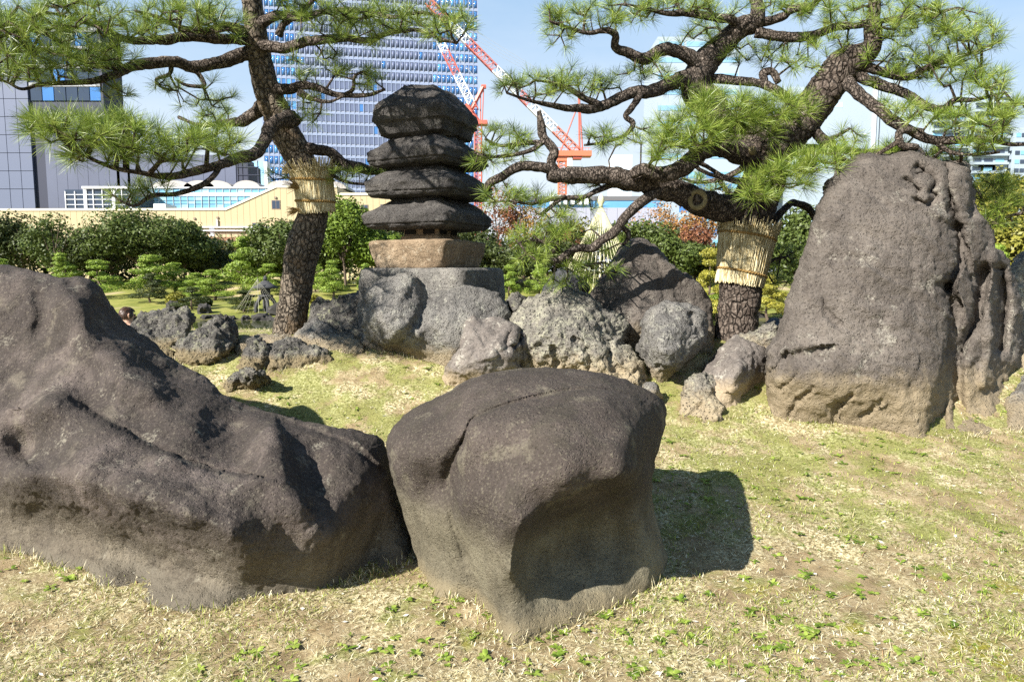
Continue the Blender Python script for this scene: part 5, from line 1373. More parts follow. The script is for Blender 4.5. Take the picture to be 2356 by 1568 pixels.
# straw rope cones
M_CONE = plain("pale_straw_rope", (.62, .58, .38), .8, .2)
M_CONE2 = plain("grey_rope", (.34, .33, .25), .8, .2)
def rope_cone(x, ya, yb, hw, Y, n, r, mat, label, cap=True):
    a, b = at(x, ya, Y), at(x, yb, Y)
    g = gz(a.x, Y); root = empty("rope_cone", (a.x, Y, g)); tag(root, label, "rope cone")
    m = MB(); m.bar((0, 0, -.1), (0, 0, a.z - g), r * 1.6, 8); m.build("pole", mat, root)
    R = hw * px(Y); zb = b.z - g
    for k in range(n):
        t = 2 * math.pi * k / n
        m = MB(); m.bar((0, 0, a.z - g - .05), (R * math.cos(t), R * math.sin(t), max(.05, zb)), r * .45, 4); m.build("rope", mat, root)
    if cap:
        h = a.z - g; P = np.array([[0, 0, h - .55], [0, 0, h - .35], [0, 0, h - .1], [0, 0, h + .1], [0, 0, h + .35], [0, 0, h + .6]])
        V, F = tube(P, [.10, .14, .12, .24, .20, .04], 10)
        part("straw_cap", V, tri(F), mat, root, (0, 0, 0), True)
rope_cone(1382, 468, 668, 100, 44, 44, .045, M_CONE, "tall pale straw rope cone with a knotted straw cap beyond the pond")
rope_cone(592, 640, 716, 52, 42.0, 26, .008, M_CONE2, "small grey rope cone at the water edge by the garden lantern", False)
# garden lantern
gl = at(612, 700, 42.8); gzz_ = gz(gl.x, 42.8)
GLO = empty("garden_lantern", (gl.x, 42.8, gzz_)); tag(GLO, "dark stone snow lantern on curved legs behind the small rope cone", "lantern")
M_GL = plain("dark_lantern_stone", (.06, .06, .062), .9, .2, 0, .3, 4, .6)
for q in range(4):
    t = q * math.pi / 2 + .5; P = np.array([[math.cos(t) * .62, math.sin(t) * .62, -.05], [math.cos(t) * .6, math.sin(t) * .6, .35], [math.cos(t) * .42, math.sin(t) * .42, .75], [math.cos(t) * .2, math.sin(t) * .2, .95]])
    V, F = tube(catmull(P, 4), np.linspace(.10, .13, 13), 6); part("leg", V, tri(F), M_GL, GLO, (0, 0, 0), True)
for nm, prof in (("platform", [(0, .9), (.4, .92), (.5, 1.0), (.42, 1.08), (0, 1.1)]), ("fire_box", [(0, 1.08), (.28, 1.08), (.32, 1.3), (.28, 1.5), (0, 1.5)]), ("roof", [(0, 1.46), (.78, 1.48), (.82, 1.56), (.5, 1.72), (.2, 1.95), (0, 2.0)]), ("finial", [(0, 1.95), (.10, 1.98), (.15, 2.1), (.06, 2.25), (0, 2.3)])):
    P = np.array([[0, 0, z] for r_, z in prof]); V = []; k = 6 if nm != "finial" else 8
    for r_, z in prof:
        for q in range(k): V.append((r_ * math.cos(q * 2 * math.pi / k), r_ * math.sin(q * 2 * math.pi / k), z))
    F = [(i * k + q, i * k + (q + 1) % k, (i + 1) * k + (q + 1) % k, (i + 1) * k + q) for i in range(len(prof) - 1) for q in range(k)]
    part(nm, V, F, M_GL, GLO)
# red roofed hut
h0 = at(1560, 610, 62); hg = gz(h0.x, 62)
hut = empty("garden_hut", (h0.x, 62, hg)); tag(hut, "small hut with a dull red sheet roof under the dark shrub tree", "hut")
zr = at(1560, 606, 62).z - hg
m = MB(); m.box((-1.1, -.8, 0), (1.1, .8, zr)); m.build("wall", plain("hut_wall", (.45, .42, .38), .8), hut)
m = MB(); m.add([(-1.5, -1.2, zr), (1.5, -1.2, zr), (1.0, .3, zr + .55), (-1.0, .3, zr + .55), (-1.5, 1.4, zr), (1.5, 1.4, zr), (-1.5, -1.2, zr - .08), (1.5, -1.2, zr - .08)], [(0, 1, 2, 3), (3, 2, 5, 4), (6, 7, 1, 0), (0, 3, 4), (1, 5, 2)]); m.build("roof", plain("red_sheet_roof", (.30, .08, .06), .5), hut)
m = MB(); m.box((-.35, -.83, 0), (.35, -.8, min(1.9, zr * .9))); m.build("door", plain("hut_door", (.2, .16, .12), .7), hut)

# a visitor walking on the path below the mound
pp = at(290, 706, 9.6); pg = gz(pp.x, 9.6)
H = pp.z - pg
def skin_person(loc, H, face):
    root = empty("person", loc, face); tag(root, "brown haired person in a dark coat on the path behind the long dark boulder", "person")
    J = {'pelvis': (0, 0, .53, .085), 'waist': (0, 0, .61, .078), 'chest': (0, -.01, .72, .095), 'neckb': (0, 0, .82, .05), 'neck': (0, 0, .865, .034), 'head': (0, .012, .925, .058), 'crown': (0, .008, .965, .05)}
    E = [('pelvis', 'waist'), ('waist', 'chest'), ('chest', 'neckb'), ('neckb', 'neck'), ('neck', 'head'), ('head', 'crown')]
    for s, n in ((-1, 'l'), (1, 'r')):
        J.update({'sh' + n: (s * .105, 0, .80, .045), 'el' + n: (s * .135, -.02, .63, .032), 'wr' + n: (s * .125, .05, .48, .022), 'ha' + n: (s * .122, .075, .43, .020),
                  'hi' + n: (s * .05, 0, .50, .062), 'kn' + n: (s * .055, .03 * s + .02, .28, .042), 'an' + n: (s * .055, -.02 * s - .01, .045, .028), 'to' + n: (s * .06, .075 - .02 * s, .015, .02)})
        E += [('neckb', 'sh' + n), ('sh' + n, 'el' + n), ('el' + n, 'wr' + n), ('wr' + n, 'ha' + n), ('pelvis', 'hi' + n), ('hi' + n, 'kn' + n), ('kn' + n, 'an' + n), ('an' + n, 'to' + n)]
        for q in range(5):
            f = 'f%d' % q + n; sx = (q - 2) * .008
            J[f] = (s * .122 + sx, .085 + .004 * (2 - abs(q - 2)), .395 - .004 * (2 - abs(q - 2)) + (.03 if q == 0 else 0), .0055)
            E += [('ha' + n, f)]
    keys = list(J); me = bpy.data.meshes.new("body")
    me.from_pydata([(J[k][0] * H, J[k][1] * H, J[k][2] * H) for k in keys], [(keys.index(a), keys.index(b)) for a, b in E], [])
    o = bpy.data.objects.new("body", me); COL.objects.link(o); o.parent = root
    sk = o.modifiers.new("skin", 'SKIN')
    for k, v in zip(keys, me.skin_vertices[0].data):
        v.radius = (J[k][3] * H, J[k][3] * H * (.75 if k in ('chest', 'waist', 'pelvis') else 1)); v.use_root = (k == 'pelvis')
    o.modifiers.new("smooth", 'SUBSURF').levels = 2; o.modifiers["smooth"].render_levels = 2
    t = NT("coat_and_skin"); x, y, z = t.xyz()
    c = t.mix(t.step(z, .835 * H, .845 * H), (.03, .035, .05), (.42, .25, .17)); t.set("Base Color", c); t.set("Roughness", .7)
    me.materials.append(t.m)
    d = sphere_pts(900); d = d[(d[:, 2] > -.15) & ((d[:, 1] < .45) | (d[:, 2] > .55))]
    M_HAIR = plain("brown_hair", (.055, .028, .016), .45, .4, 0, .5, 120)
    base = np.array([0, .006, .935]) * H + d * np.array([.058, .066, .068]) * H
    down = np.stack([d[:, 0] * .25, -.35 + 0 * d[:, 0], -1.0 - 0 * d[:, 0]], -1); V = []; F = []
    side = np.cross(d, [0, 0, 1.0]) + 1e-6; side /= np.linalg.norm(side, axis=1, keepdims=True)
    for i in range(len(base)):
        k = len(V); L = .035 * H; w = .006 * H
        tdir = down[i] - d[i] * (down[i] @ d[i]); tdir /= np.linalg.norm(tdir) + 1e-9
        q1 = base[i] + tdir * L * .6 - d[i] * .002; q2 = base[i] + tdir * L - d[i] * .006
        V += [base[i] - side[i] * w, base[i] + side[i] * w, q1 + side[i] * w, q1 - side[i] * w, q2]; F += [(k, k+1, k+2), (k, k+2, k+3), (k+3, k+2, k+4)]
    part("hair", V, F, M_HAIR, root)
    bm = bmesh.new(); bmesh.ops.create_uvsphere(bm, u_segments=20, v_segments=12, radius=1); bmesh.ops.scale(bm, vec=(.056 * H, .063 * H, .064 * H), verts=bm.verts); bmesh.ops.translate(bm, vec=(0, -.002 * H, .938 * H), verts=bm.verts)
    bmesh.ops.delete(bm, geom=[v for v in bm.verts if v.co.z < .915 * H or (v.co.y > .035 * H and v.co.z < .97 * H)], context='VERTS')
    hm = bpy.data.meshes.new("hair_cap"); bm.to_mesh(hm); bm.free(); link("hair_cap", hm, M_HAIR, root)
    for s in (-1, 1):
        P = np.array([[s * .057, .0, .905], [s * .064, -.006, .918], [s * .066, -.008, .932], [s * .06, 0, .94]]) * H
        V, F = tube(catmull(P, 3), np.full(10, .008 * H), 6); part("ear", V, tri(F), plain("skin", (.42, .25, .17), .6), root, (0, 0, 0), True)
        bm = bmesh.new(); bmesh.ops.create_uvsphere(bm, u_segments=8, v_segments=6, radius=.007 * H); bmesh.ops.translate(bm, vec=(s * .022 * H, .064 * H, .93 * H), verts=bm.verts)
        em = bpy.data.meshes.new("eye"); bm.to_mesh(em); bm.free(); link("eye", em, plain("eye", (.05, .03, .02), .2), root)
    P = np.array([[0, .062, .93], [0, .074, .912], [0, .066, .905]]) * H; V, F = tube(P, [.006 * H, .010 * H, .007 * H], 6); part("nose", V, tri(F), plain("nose_skin", (.42, .25, .17), .6), root, (0, 0, 0), True)
skin_person((pp.x, 9.6, pg), H, math.radians(-40))
# ------------------------------------------------------------------ buildings behind the garden
GB = .3
def glass(name, col, rough=.08, spec=.8):
    t = NT(name); n = t.noise(.25, 3); t.set("Base Color", t.mix(n, tuple(c * .8 for c in col), tuple(min(1, c * 1.2) for c in col))); t.set("Roughness", rough); t.set("Specular IOR Level", spec)
    return t.m
W_WHITE = plain("white_panel", (.72, .74, .77), .5, .3)
W_FIN = plain("pale_metal_fin", (.25, .30, .43), .4, .4)
G_GREY = glass("grey_reflection_glass", (.115, .14, .225), .45, .25); G_BLUE = glass("blue_glass", (.05, .16, .40)); G_DARK = glass("dark_glass", (.03, .045, .075)); G_CYAN = glass("cyan_glass", (.16, .36, .50))  # tower panes: grey middle and blue edges paint reflections into the base colour
def root_at(name, x, Y, label, cat="building"):
    p = at(x, 600, Y); o = empty(name, (p.x, Y, GB)); tag(o, label, cat); return o
def XZ(x, y, Y, o):
    p = at(x, y, Y); return p.x - o.location.x, p.z - o.location.z
def quad_box(o, x0, x1, y0, y1, Y, d0, d1, name, mat, parent=None):
    """box seen at picture x0..x1, y0 (top)..y1 at distance Y, from Y+d0 (near) to Y+d1"""
    zt, zb = XZ(x0, y0, Y, o)[1], XZ(x1, y1, Y, o)[1]; a, b = XZ(x0, 470, Y, o)[0], XZ(x1, 470, Y, o)[0]
    m = MB(); m.box((a, d0, zb), (b, d1, zt)); return m.build(name, mat, parent or o)

# --- yellow railway building
YB = 84
yb = root_at("railway_building", 400, YB, "long yellow clad building with a sloping parapet behind the evergreens")
M_YEL = plain("yellow_cladding", (.43, .355, .21), .6, .3, 0, .06, .4)
M_COP = plain("pale_coping", (.72, .66, .5), .6)
roof = [(-420, 483), (520, 481), (636, 429), (775, 429), (776, 446), (1030, 447)]
def roof_y(x): return float(np.interp(x, [p[0] for p in roof], [p[1] for p in roof]))
ybx = lambda x: XZ(x, 480, YB, yb)[0]
zlow = 0.0
pitch_ = 14.2; xs = np.arange(-420, 1030, pitch_)
for x in xs:
    x1 = x + pitch_ - .5
    segs = [x] + [p[0] for p in roof if x < p[0] < x1] + [x1]
    m = MB()
    for a, b in zip(segs[:-1], segs[1:]):
        ya, yb_ = roof_y(a + .01), roof_y(b - .01)
        (xa, za), (xb, zb) = XZ(a, ya, YB, yb), XZ(b, yb_, YB, yb)
        m.add([(xa, -.06, 0), (xb, -.06, 0), (xb, -.06, zb), (xa, -.06, za), (xa, 0, 0), (xb, 0, 0), (xb, 0, zb), (xa, 0, za)], [(0, 1, 2, 3), (4, 7, 6, 5), (0, 4, 5, 1), (3, 2, 6, 7), (0, 3, 7, 4), (1, 5, 6, 2)])
    m.build("cladding_panel", M_YEL, yb)
m = MB()
for (a, ya), (b, yb_) in zip(roof[:-1], roof[1:]):
    if b - a < 2: continue
    (xa, za), (xb, zb) = XZ(a, ya, YB, yb), XZ(b, yb_, YB, yb)
    m.add([(xa, .01, 0), (xb, .01, 0), (xb, .01, zb), (xa, .01, za), (xa, 9, 0), (xb, 9, 0), (xb, 9, zb), (xa, 9, za)], [(0, 1, 2, 3), (4, 7, 6, 5), (3, 2, 6, 7), (0, 3, 7, 4), (1, 5, 6, 2)])
m.build("wall", M_YEL, yb)
for (a, ya), (b, yb_) in zip(roof[:-1], roof[1:]):
    if b - a < 2: continue
    (xa, za), (xb, zb) = XZ(a, ya, YB, yb), XZ(b, yb_, YB, yb)
    m = MB(); m.add([(xa, -.16, za - .16), (xb, -.16, zb - .16), (xb, -.16, zb + .10), (xa, -.16, za + .10), (xa, .3, za - .16), (xb, .3, zb - .16), (xb, .3, zb + .10), (xa, .3, za + .10)], [(0, 1, 2, 3), (4, 7, 6, 5), (0, 4, 5, 1), (3, 2, 6, 7), (0, 3, 7, 4), (1, 5, 6, 2)])
    m.build("coping", M_COP, yb)
M_WFR = plain("window_frame_brown", (.22, .17, .13), .5)
for (x, y, w, h) in [(635, 471, 20, 21), (589, 520, 21, 15), (838, 478, 18, 14), (880, 476, 11, 12), (905, 480, 12, 14)]:
    f = quad_box(yb, x - w/2, x + w/2, y - h/2, y + h/2, YB, -.10, -.02, "window", M_WFR)
    quad_box(yb, x - w/2 + 1.5, x - .6, y - h/2 + 1.5, y + h/2 - 1.5, YB, -.115, -.09, "pane", G_DARK, f)
    quad_box(yb, x + .6, x + w/2 - 1.5, y - h/2 + 1.5, y + h/2 - 1.5, YB, -.115, -.09, "pane", G_DARK, f)
d = quad_box(yb, 480, 491, 521, 543, YB, -.12, -.02, "door", W_WHITE); quad_box(yb, 488.5, 489.5, 532, 534, YB, -.16, -.12, "handle", M_WFR, d)
for y in (521.5, 529.5): quad_box(yb, 440, 630, y, y + 2.6, YB, -.35, -.18, "pipe", W_WHITE)
quad_box(yb, 498, 500.5, 505, 524, YB, -.3, -.14, "pipe", W_WHITE)
quad_box(yb, 440, 700, 548, 556, YB, -2.6, -.1, "platform_edge", plain("rusty_edge", (.24, .13, .08), .8, .2, 0, .4, 2))
for x in np.arange(446, 700, 9.0): quad_box(yb, x, x + .7, 538, 548.5, YB - 1, -1.2, -1.15, "railing_post", M_WFR)
quad_box(yb, 440, 700, 538, 539, YB - 1, -1.22, -1.13, "railing", M_WFR)
for x, y in ((447, 503), (500, 501), (635, 455)): quad_box(yb, x - 2.2, x + 2.2, y - 2.2, y + 2.2, YB, -.2, -.06, "wall_box", M_WFR)

# --- glazed hall with barrel roofs
GH = 102
gh = root_at("glazed_hall", 480, GH, "glazed hall with a row of low barrel roofs above the yellow building")
quad_box(gh, 300, 760, 434, 490, GH, .2, 9, "body", G_CYAN)
for r, (ya, yb_) in enumerate(((434, 443), (451, 461), (462.5, 469), (470.5, 484))):
    for k in range(28):
        x = 300 + k * 16.4; quad_box(gh, x + .8, x + 15.6, ya, yb_, GH, .1, .16, "pane", G_CYAN if (k + r) % 5 else glass("pale_glass%d%d" % (r, k), (.30, .50, .60)))
for k in range(29): quad_box(gh, 299.75 + k * 16.4, 300.25 + k * 16.4, 432, 486, GH, 0, .18, "mullion", W_WHITE)
quad_box(gh, 298, 762, 443.5, 450.5, GH, -.05, .17, "band", W_WHITE); quad_box(gh, 298, 762, 430.5, 433.5, GH, -.1, .17, "band", W_WHITE)
M_VAULT = plain("barrel_roof", (.36, .33, .30), .6)
for (x0, x1) in ((352, 452), (428, 500), (462, 540), (541, 604), (612, 700), (700, 800)):
    (a, z0), (b, _) = XZ(x0, 431, GH + 3, gh), XZ(x1, 431, GH + 3, gh); zt = XZ(x0, 417, GH + 3, gh)[1]
    m = MB(); V = []; k = 14
    for dd in (2, 8):
        for q in range(k + 1):
            t = math.pi * q / k; V.append(((a + b) / 2 - (b - a) / 2 * math.cos(t), dd, z0 - .3 + (zt - z0 + .3) * math.sin(t)))
    m.add(V, [(q, q + 1, k + 2 + q, k + 1 + q) for q in range(k)] + [tuple(range(k + 1)), tuple(range(k + 1, 2 * k + 2))[::-1]]); m.build("barrel_roof", M_VAULT, gh)
pv = root_at("glass_pavilion", 220, 96, "small white framed glass pavilion beside the grey sheeted wall")
quad_box(pv, 150, 302, 436, 490, 96, .15, 6, "body", G_DARK)
for k, x in enumerate((150, 172, 193, 214, 235, 258, 280, 300)): quad_box(pv, x, x + (7 if k in (2, 5) else 1.6), 432 if k > 1 else 440, 486, 96, 0, .2, "column", W_WHITE)
for y in (447, 458, 470, 481): quad_box(pv, 150, 302, y, y + 1.2, 96, .05, .14, "transom", W_WHITE)
quad_box(pv, 192, 302, 429, 434, 96, -.2, 6, "roof_edge", W_WHITE)
quad_box(pv, 337, 365, 466, 486, 94, -.2, 3, "roof_hut", W_WHITE)

# --- blue grey office at the left edge
LB = 118
lb = root_at("panelled_office", 60, LB, "blue grey panelled office with dark glass floors at the edge of the garden")
M_PAN = plain("blue_grey_panel", (.10, .12, .185), .45, .4, 0, .04, .2); M_SEAM = plain("dark_recess", (.03, .035, .06), .6)
quad_box(lb, -300, 250, 60, 500, LB, .4, 4, "core", M_SEAM)
for k in range(9):
    for r in range(1, 11):
        x0 = -170 + k * 28; y0 = 20 + r * 41.5
        quad_box(lb, x0 + .6, x0 + 27.4, y0 + .6, y0 + 40.9 if r < 10 else 490, LB, -.05, .38, "facade_panel", M_PAN)
for r in range(4):
    y0 = 64 + r * 42
    quad_box(lb, 84, 246, y0, y0 + 9, LB, .1, .42, "floor_edge", plain("floor_edge%d" % r, (.30, .31, .33), .6))
    for k in range(6): quad_box(lb, 86 + k * 27, 111 + k * 27, y0 + 10, y0 + 41, LB, .2, .41, "window_pane", G_DARK if (k + r) % 4 else G_BLUE)
quad_box(lb, 246, 252, 60, 420, LB, 0, 6, "corner_post", M_SEAM)
sh = root_at("sheeted_building", 330, 112, "building wrapped in grey construction sheeting behind the glazed hall")
t_ = NT("grey_sheeting"); t_.set("Base Color", t_.ramp(t_.noise(.15, 4), [(.3, (.055, .066, .11)), (.7, (.075, .09, .145))])); t_.set("Roughness", .6); t_.set("Normal", t_.bump(t_.noise(1.2, 3, .5, t_.mapping((2.0, 2.0, .12))), .02, .2)); M_SHEET = t_.m
for k in range(8):
    x0 = 112 + k * 24; quad_box(sh, x0 + .3, x0 + 23.7, 268 + (0 if k < 4 else (k - 3) * 22), 500, 112, -.1 - .012 * (k % 2), 2, "sheet_panel", M_SHEET)
for k in range(11):
    x0 = 304 + k * 24; quad_box(sh, x0 + .3, x0 + 23.7, 366, 500, 116, -.1 - .012 * (k % 2), 8, "sheet_panel", M_SHEET)
quad_box(sh, 545, 582, 380, 500, 114, 0, 6, "dark_core", M_SEAM)
for x in (556, 566, 577, 600): quad_box(sh, x, x + 1.6, 372, 470, 113, 0, .2, "scaffold_pole", M_SEAM)
for y in (386, 404, 424): quad_box(sh, 554, 604, y, y + 1.4, 113, -.1, .1, "scaffold_rail", M_SEAM)

# --- the glass tower
TY = 262
tw = root_at("glass_tower", 850, TY, "tall glass office tower with pale vertical fins behind the pagoda")
P0, P1 = at(616, 600, TY), at(1101, 600, TY + 14)
P0.z = P1.z = 0
U_ = (P1 - P0); TWW = U_.length; U_ = U_.normalized(); NN = Vector((U_.y, -U_.x, 0))
org = P0 - Vector((tw.location.x, tw.location.y, 0))
TOPZ = 118.0; NR, NC = 29, 46; fh = TOPZ / NR; cw = TWW / NC
m = MB(); m.obox(org, U_, NN, (0, -40, 0), (TWW, -.2, TOPZ)); m.build("core", plain("tower_core", (.30, .33, .40), .5), tw)
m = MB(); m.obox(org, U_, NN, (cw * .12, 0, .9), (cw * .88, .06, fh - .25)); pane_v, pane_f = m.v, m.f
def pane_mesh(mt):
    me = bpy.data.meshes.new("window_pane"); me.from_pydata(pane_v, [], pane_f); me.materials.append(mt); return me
PM = {k: pane_mesh(v) for k, v in (("g", G_GREY), ("b", G_BLUE), ("c", glass("sky_reflection_glass", (.10, .30, .62))))}
rest = {"g": [], "b": [], "c": []}
RR = random.Random(5); cnt = 0
for r in range(NR):
    for c in range(NC):
        edge = c < 7 or c >= NC - 9 - (r % 3 == 0)  # edge strips get blue panes, the sky's reflection painted as glass colour
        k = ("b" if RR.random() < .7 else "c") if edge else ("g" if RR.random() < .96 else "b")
        off = U_ * (c * cw) + Vector((0, 0, r * fh)) - NN * .14
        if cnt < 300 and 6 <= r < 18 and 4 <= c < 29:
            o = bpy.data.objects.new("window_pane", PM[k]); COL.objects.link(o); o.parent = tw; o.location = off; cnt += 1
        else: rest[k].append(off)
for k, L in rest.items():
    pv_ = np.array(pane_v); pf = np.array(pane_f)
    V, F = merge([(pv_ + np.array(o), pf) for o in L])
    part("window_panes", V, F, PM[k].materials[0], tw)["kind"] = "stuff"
for c in range(NC + 1):
    m = MB(); m.obox(org, U_, NN, (c * cw - .15, -.6, 0), (c * cw + .15, .10 if c % 2 else .06, TOPZ)); m.build("fin", W_FIN, tw)
for r in range(NR + 1):
    m = MB(); m.obox(org, U_, NN, (0, -.55, r * fh - .38), (TWW, .03, r * fh + .42)); m.build("floor_band", W_FIN, tw)
sl = root_at("blue_slab", 600, 250, "narrow pale blue glass slab against the tower's side")
quad_box(sl, 582, 613, 372, 600, 250, 0, 6, "wall", glass("pale_blue_glass", (.25, .48, .72), .3))
for k in range(4): quad_box(sl, 611 + k * .01, 618 + k * .01, 372 + k * 56, 427 + k * 56, 250, -.3, 3, "edge_panel", W_WHITE)

# --- pale buildings on the right
def pale_block(x0, x1, ytop, Y, label, rows, cols, mat, gmat, win=(.12, .88, .35, .85), depth=18, y1=600):
    o = root_at("office_block", (x0 + x1) / 2, Y, label)
    quad_box(o, x0, x1, ytop, y1, Y, 0, depth, "wall", mat)
    hx, hy = (x1 - x0) / cols, (y1 - ytop) / rows
    for r in range(rows):
        for c in range(cols):
            a, b = x0 + c * hx, ytop + r * hy
            quad_box(o, a + hx * win[0], a + hx * win[1], b + hy * win[2], b + hy * win[3], Y, -.08, .2, "window", gmat)
    return o
M_PALE2 = plain("pale_facade", (.30, .36, .42), .55, .3, 0, .04, .1)
pale_block(1505, 1690, 85, 190, "pale stepped office with strip windows behind the spreading pine", 14, 3, M_PALE2, glass("strip_glass", (.20, .36, .50)), (.05, .95, .30, .62))
ob = pale_block(1800, 2012, 200, 210, "big blank pale block behind the spreading pine", 3, 1, M_PALE2, glass("strip_glass2", (.45, .6, .68)), (.02, .6, .27, .36))
quad_box(ob, 2000, 2008, 190, 600, 209, -.4, .5, "joint", plain("joint_grey", (.5, .5, .52), .6)); quad_box(ob, 2008, 2052, 186, 600, 212, 0, 20, "stair_wing", M_PALE2)
ap = root_at("apartment_block", 2240, 170, "white stepped apartment block with balconies beyond the tall boulder")
for k, (x0, x1, yt) in enumerate(((2130, 2215, 235), (2215, 2300, 215), (2300, 2345, 300))):
    quad_box(ap, x0, x1, yt, 620, 170 + k * 1.5, 0, 14, "wall", M_PALE2)
    for r in range(14):
        y = yt + 12 + r * 20
        for c in range(3):
            xx = x0 + 6 + c * (x1 - x0 - 8) / 3
            w = quad_box(ap, xx, xx + (x1 - x0) / 4.4, y, y + 9, 170 + k * 1.5, -.1, .1, "window", G_DARK if (r + c) % 3 else G_CYAN)
        if k < 2: quad_box(ap, x0 + 2, x1 - 2, y + 9.5, y + 15, 170 + k * 1.5, -1.0, -.15, "balcony", M_PALE2)
quad_box(ap, 2250, 2290, 378, 620, 169, 0, 1, "beige_panel", plain("beige_panel", (.55, .44, .36), .7))
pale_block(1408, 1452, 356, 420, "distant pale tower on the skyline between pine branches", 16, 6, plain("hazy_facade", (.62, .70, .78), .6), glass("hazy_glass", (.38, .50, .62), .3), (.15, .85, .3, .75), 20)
lo = root_at("low_sheeted_building", 1340, 130, "low building under white construction sheeting and a blue glass roof behind the pines")
M_LIL = plain("white_sheeting", (.31, .32, .40), .7, .2, 0, .05, .3)
for k in range(14): quad_box(lo, 1180 + k * 24 + .3, 1180 + k * 24 + 23.7, 478, 620, 130, -.015 * (k % 2), 8, "sheet_panel", M_LIL)
quad_box(lo, 1180, 1520, 462, 478, 130, .5, 9, "blue_roof", glass("roof_glass", (.10, .28, .52))); quad_box(lo, 1180, 1520, 452, 462, 131, .5, 12, "roof_deck", plain("dark_deck", (.12, .12, .13), .7))
for k in range(6): quad_box(lo, 1265 + k * 16, 1274 + k * 16, 448, 470, 129, -.5, .3, "roof_unit", W_WHITE)
quad_box(lo, 1225, 1310, 533, 540, 126, 0, 1, "pipe", W_WHITE); quad_box(lo, 1405, 1480, 507, 513, 126, 0, .6, "pipe", W_WHITE); quad_box(lo, 1462, 1467, 497, 540, 126, 0, .6, "pipe", W_WHITE)
gl_ = root_at("glass_office", 1640, 140, "low glass office with pale bands behind the wrapped trunk")
quad_box(gl_, 1560, 1780, 390, 620, 140, 0, 12, "wall", M_PALE2)
for r in range(8):
    for k in range(11): quad_box(gl_, 1562 + k * 20, 1580 + k * 20, 396 + r * 26, 410 + r * 26, 140, -.08, .1, "window", G_CYAN if (k + r) % 3 else G_BLUE)

# --- cranes
M_RED = plain("crane_red", (.46, .11, .08), .45, .4); M_CW = plain("crane_white", (.75, .75, .78), .45, .4); M_ORG = plain("crane_orange", (.50, .15, .08), .45, .4); M_CABLE = plain("steel_cable", (.25, .28, .32), .5)
def truss(p, q, w, bays, parent, loc, mat, name, r=.12):
    p, q = Vector(p), Vector(q); d = (q - p).normalized(); a = Vector((0, 1, 0)); b = d.cross(a).normalized()
    m = MB()
    C = [(-1, -1), (1, -1), (1, 1), (-1, 1)]
    pts = [[p + (q - p) * (i / bays) + a * (s * w / 2) + b * (t * w / 2) - loc for s, t in C] for i in range(bays + 1)]
    for k in range(4):
        m.bar(pts[0][k], pts[-1][k], r, 5)
        for i in range(bays):
            m.bar(pts[i][k], pts[i + 1][(k + 1) % 4], r * .6, 4)
            if i: m.bar(pts[i][k], pts[i][(k + 1) % 4], r * .6, 4)
    return m.build(name, mat, parent)
def crane_root(x, Y, label):
    p = at(x, 600, Y); o = empty("tower_crane", (p.x, Y, GB)); tag(o, label, "crane"); return o
CY_ = 205
cb = crane_root(1297, CY_, "tower crane with a red slewing platform and a long red and white luffing boom")
lc = cb.location
def C(x, y, Y=CY_): return at(x, y, Y)
B0, B1 = C(1330, 352), C(985, 5)
cols_ = [(0, .16, M_ORG), (.16, .33, M_CW), (.33, .40, M_RED), (.40, .56, M_CW), (.56, .74, M_RED), (.74, .86, M_CW), (.86, 1, M_RED)]
for a, b, mt in cols_: truss(B0 + (B1 - B0) * a, B0 + (B1 - B0) * b, 2.1, max(3, int((b - a) * 42)), cb, lc, mt, "boom_section", .15)
def cbox(o, x0, x1, y0, y1, Y, d0, d1, name, mat): return quad_box(o, x0, x1, y0, y1, Y, d0, d1, name, mat)
cbox(cb, 1276, 1358, 349, 361, CY_, -2, 2, "slewing_platform", M_ORG); cbox(cb, 1316, 1336, 361, 367, CY_, -1.5, 1.5, "machinery", M_RED); cbox(cb, 1303, 1314, 366, 384, CY_, -1.6, 0, "cab", M_CW); cbox(cb, 1280, 1306, 361, 372, CY_, -1.4, 1.4, "turntable", M_ORG)
m = MB()
for x in np.arange(1280, 1357, 8): m.bar(C(x, 349) - lc + Vector((0, -2, 0)), C(x, 343) - lc + Vector((0, -2, 0)), .07, 4)
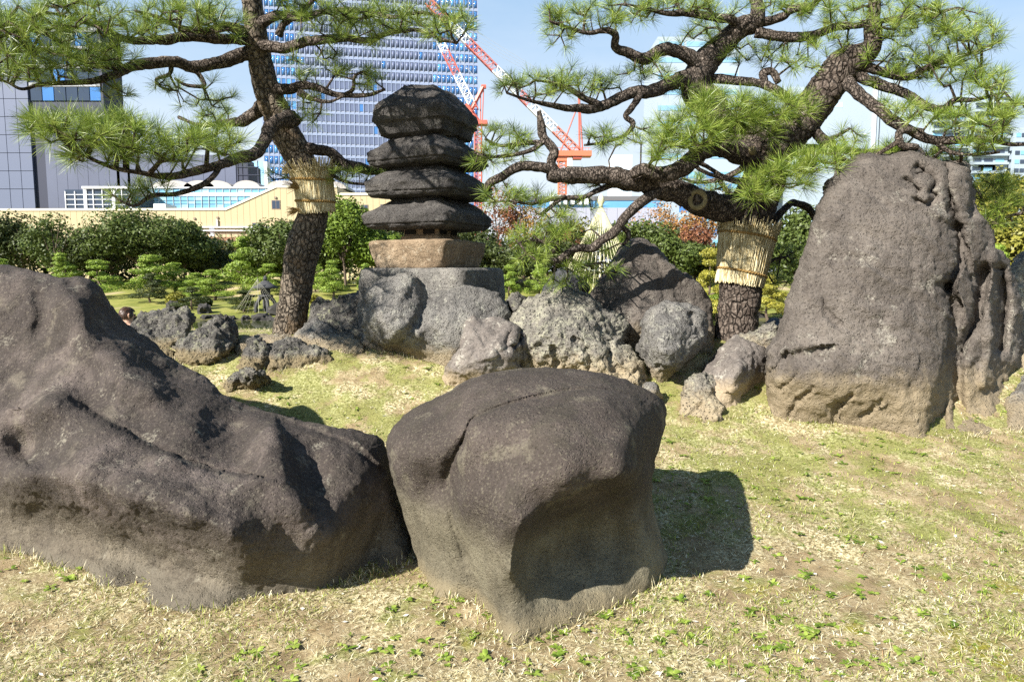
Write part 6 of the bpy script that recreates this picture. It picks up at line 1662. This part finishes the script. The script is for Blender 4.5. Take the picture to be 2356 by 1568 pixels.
m.bar(C(1278, 343) - lc + Vector((0, -2, 0)), C(1357, 343) - lc + Vector((0, -2, 0)), .07, 4); m.build("handrail", M_RED, cb)
truss(C(1293, 455), C(1293, 372), 2.2, 10, cb, lc, M_ORG, "mast", .2)
truss(C(1293, 700), C(1293, 455), 2.2, 22, cb, lc, M_ORG, "mast", .2)
m = MB(); m.bar(C(1333, 349) - lc, C(1331, 216) - lc, .28, 6); m.bar(C(1340, 349) - lc, C(1332, 216) - lc, .22, 6); m.bar(C(1289, 349) - lc, C(1330, 240) - lc, .22, 6); m.bar(C(1322, 216) - lc, C(1340, 216) - lc, .4, 6); m.build("a_frame", M_RED, cb)
m = MB()
for k in range(4): m.bar(C(1331 - k, 218 + k * 2) - lc, C(1085 - k * 5, 66 + k * 7) - lc, .05, 4)
m.build("cables", M_CABLE, cb)
ca = crane_root(1100, 230, "tower crane with a thick red frame rising beside the glass tower's edge")
la = ca.location
A0, A1 = C(1093, 255, 230), C(1012, 95, 230)
for a, b, mt in ((0, .10, M_RED), (.10, .52, M_CW), (.52, .85, M_RED), (.85, 1, M_CW)): truss(A0 + (A1 - A0) * a, A0 + (A1 - A0) * b, 2.2, max(2, int((b - a) * 16)), ca, la, mt, "boom_section", .16)
m = MB(); m.bar(C(1074, 272, 230) - la, C(1111, 200, 230) - la, .75, 6); m.bar(C(1100, 280, 230) - la, C(1072, 240, 230) - la, .8, 6); m.bar(C(1107, 200, 230) - la, C(1118, 200, 230) - la, .7, 6); m.bar(C(1105, 206, 230) - la, C(1105, 282, 230) - la, .2, 5); m.bar(C(1112, 206, 230) - la, C(1109, 282, 230) - la, .2, 5); m.build("a_frame", M_RED, ca)
cbox(ca, 1080, 1122, 279, 288, 230, -2, 2, "slewing_platform", M_RED)
truss(C(1100, 640, 230), C(1100, 288, 230), 2.2, 34, ca, la, M_RED, "mast", .2)
m = MB()
for k in range(3): m.bar(C(1112, 202, 230) - la, C(1030 - 3 * k, 100, 230) - la, .05, 4)
m.build("cables", M_CABLE, ca)
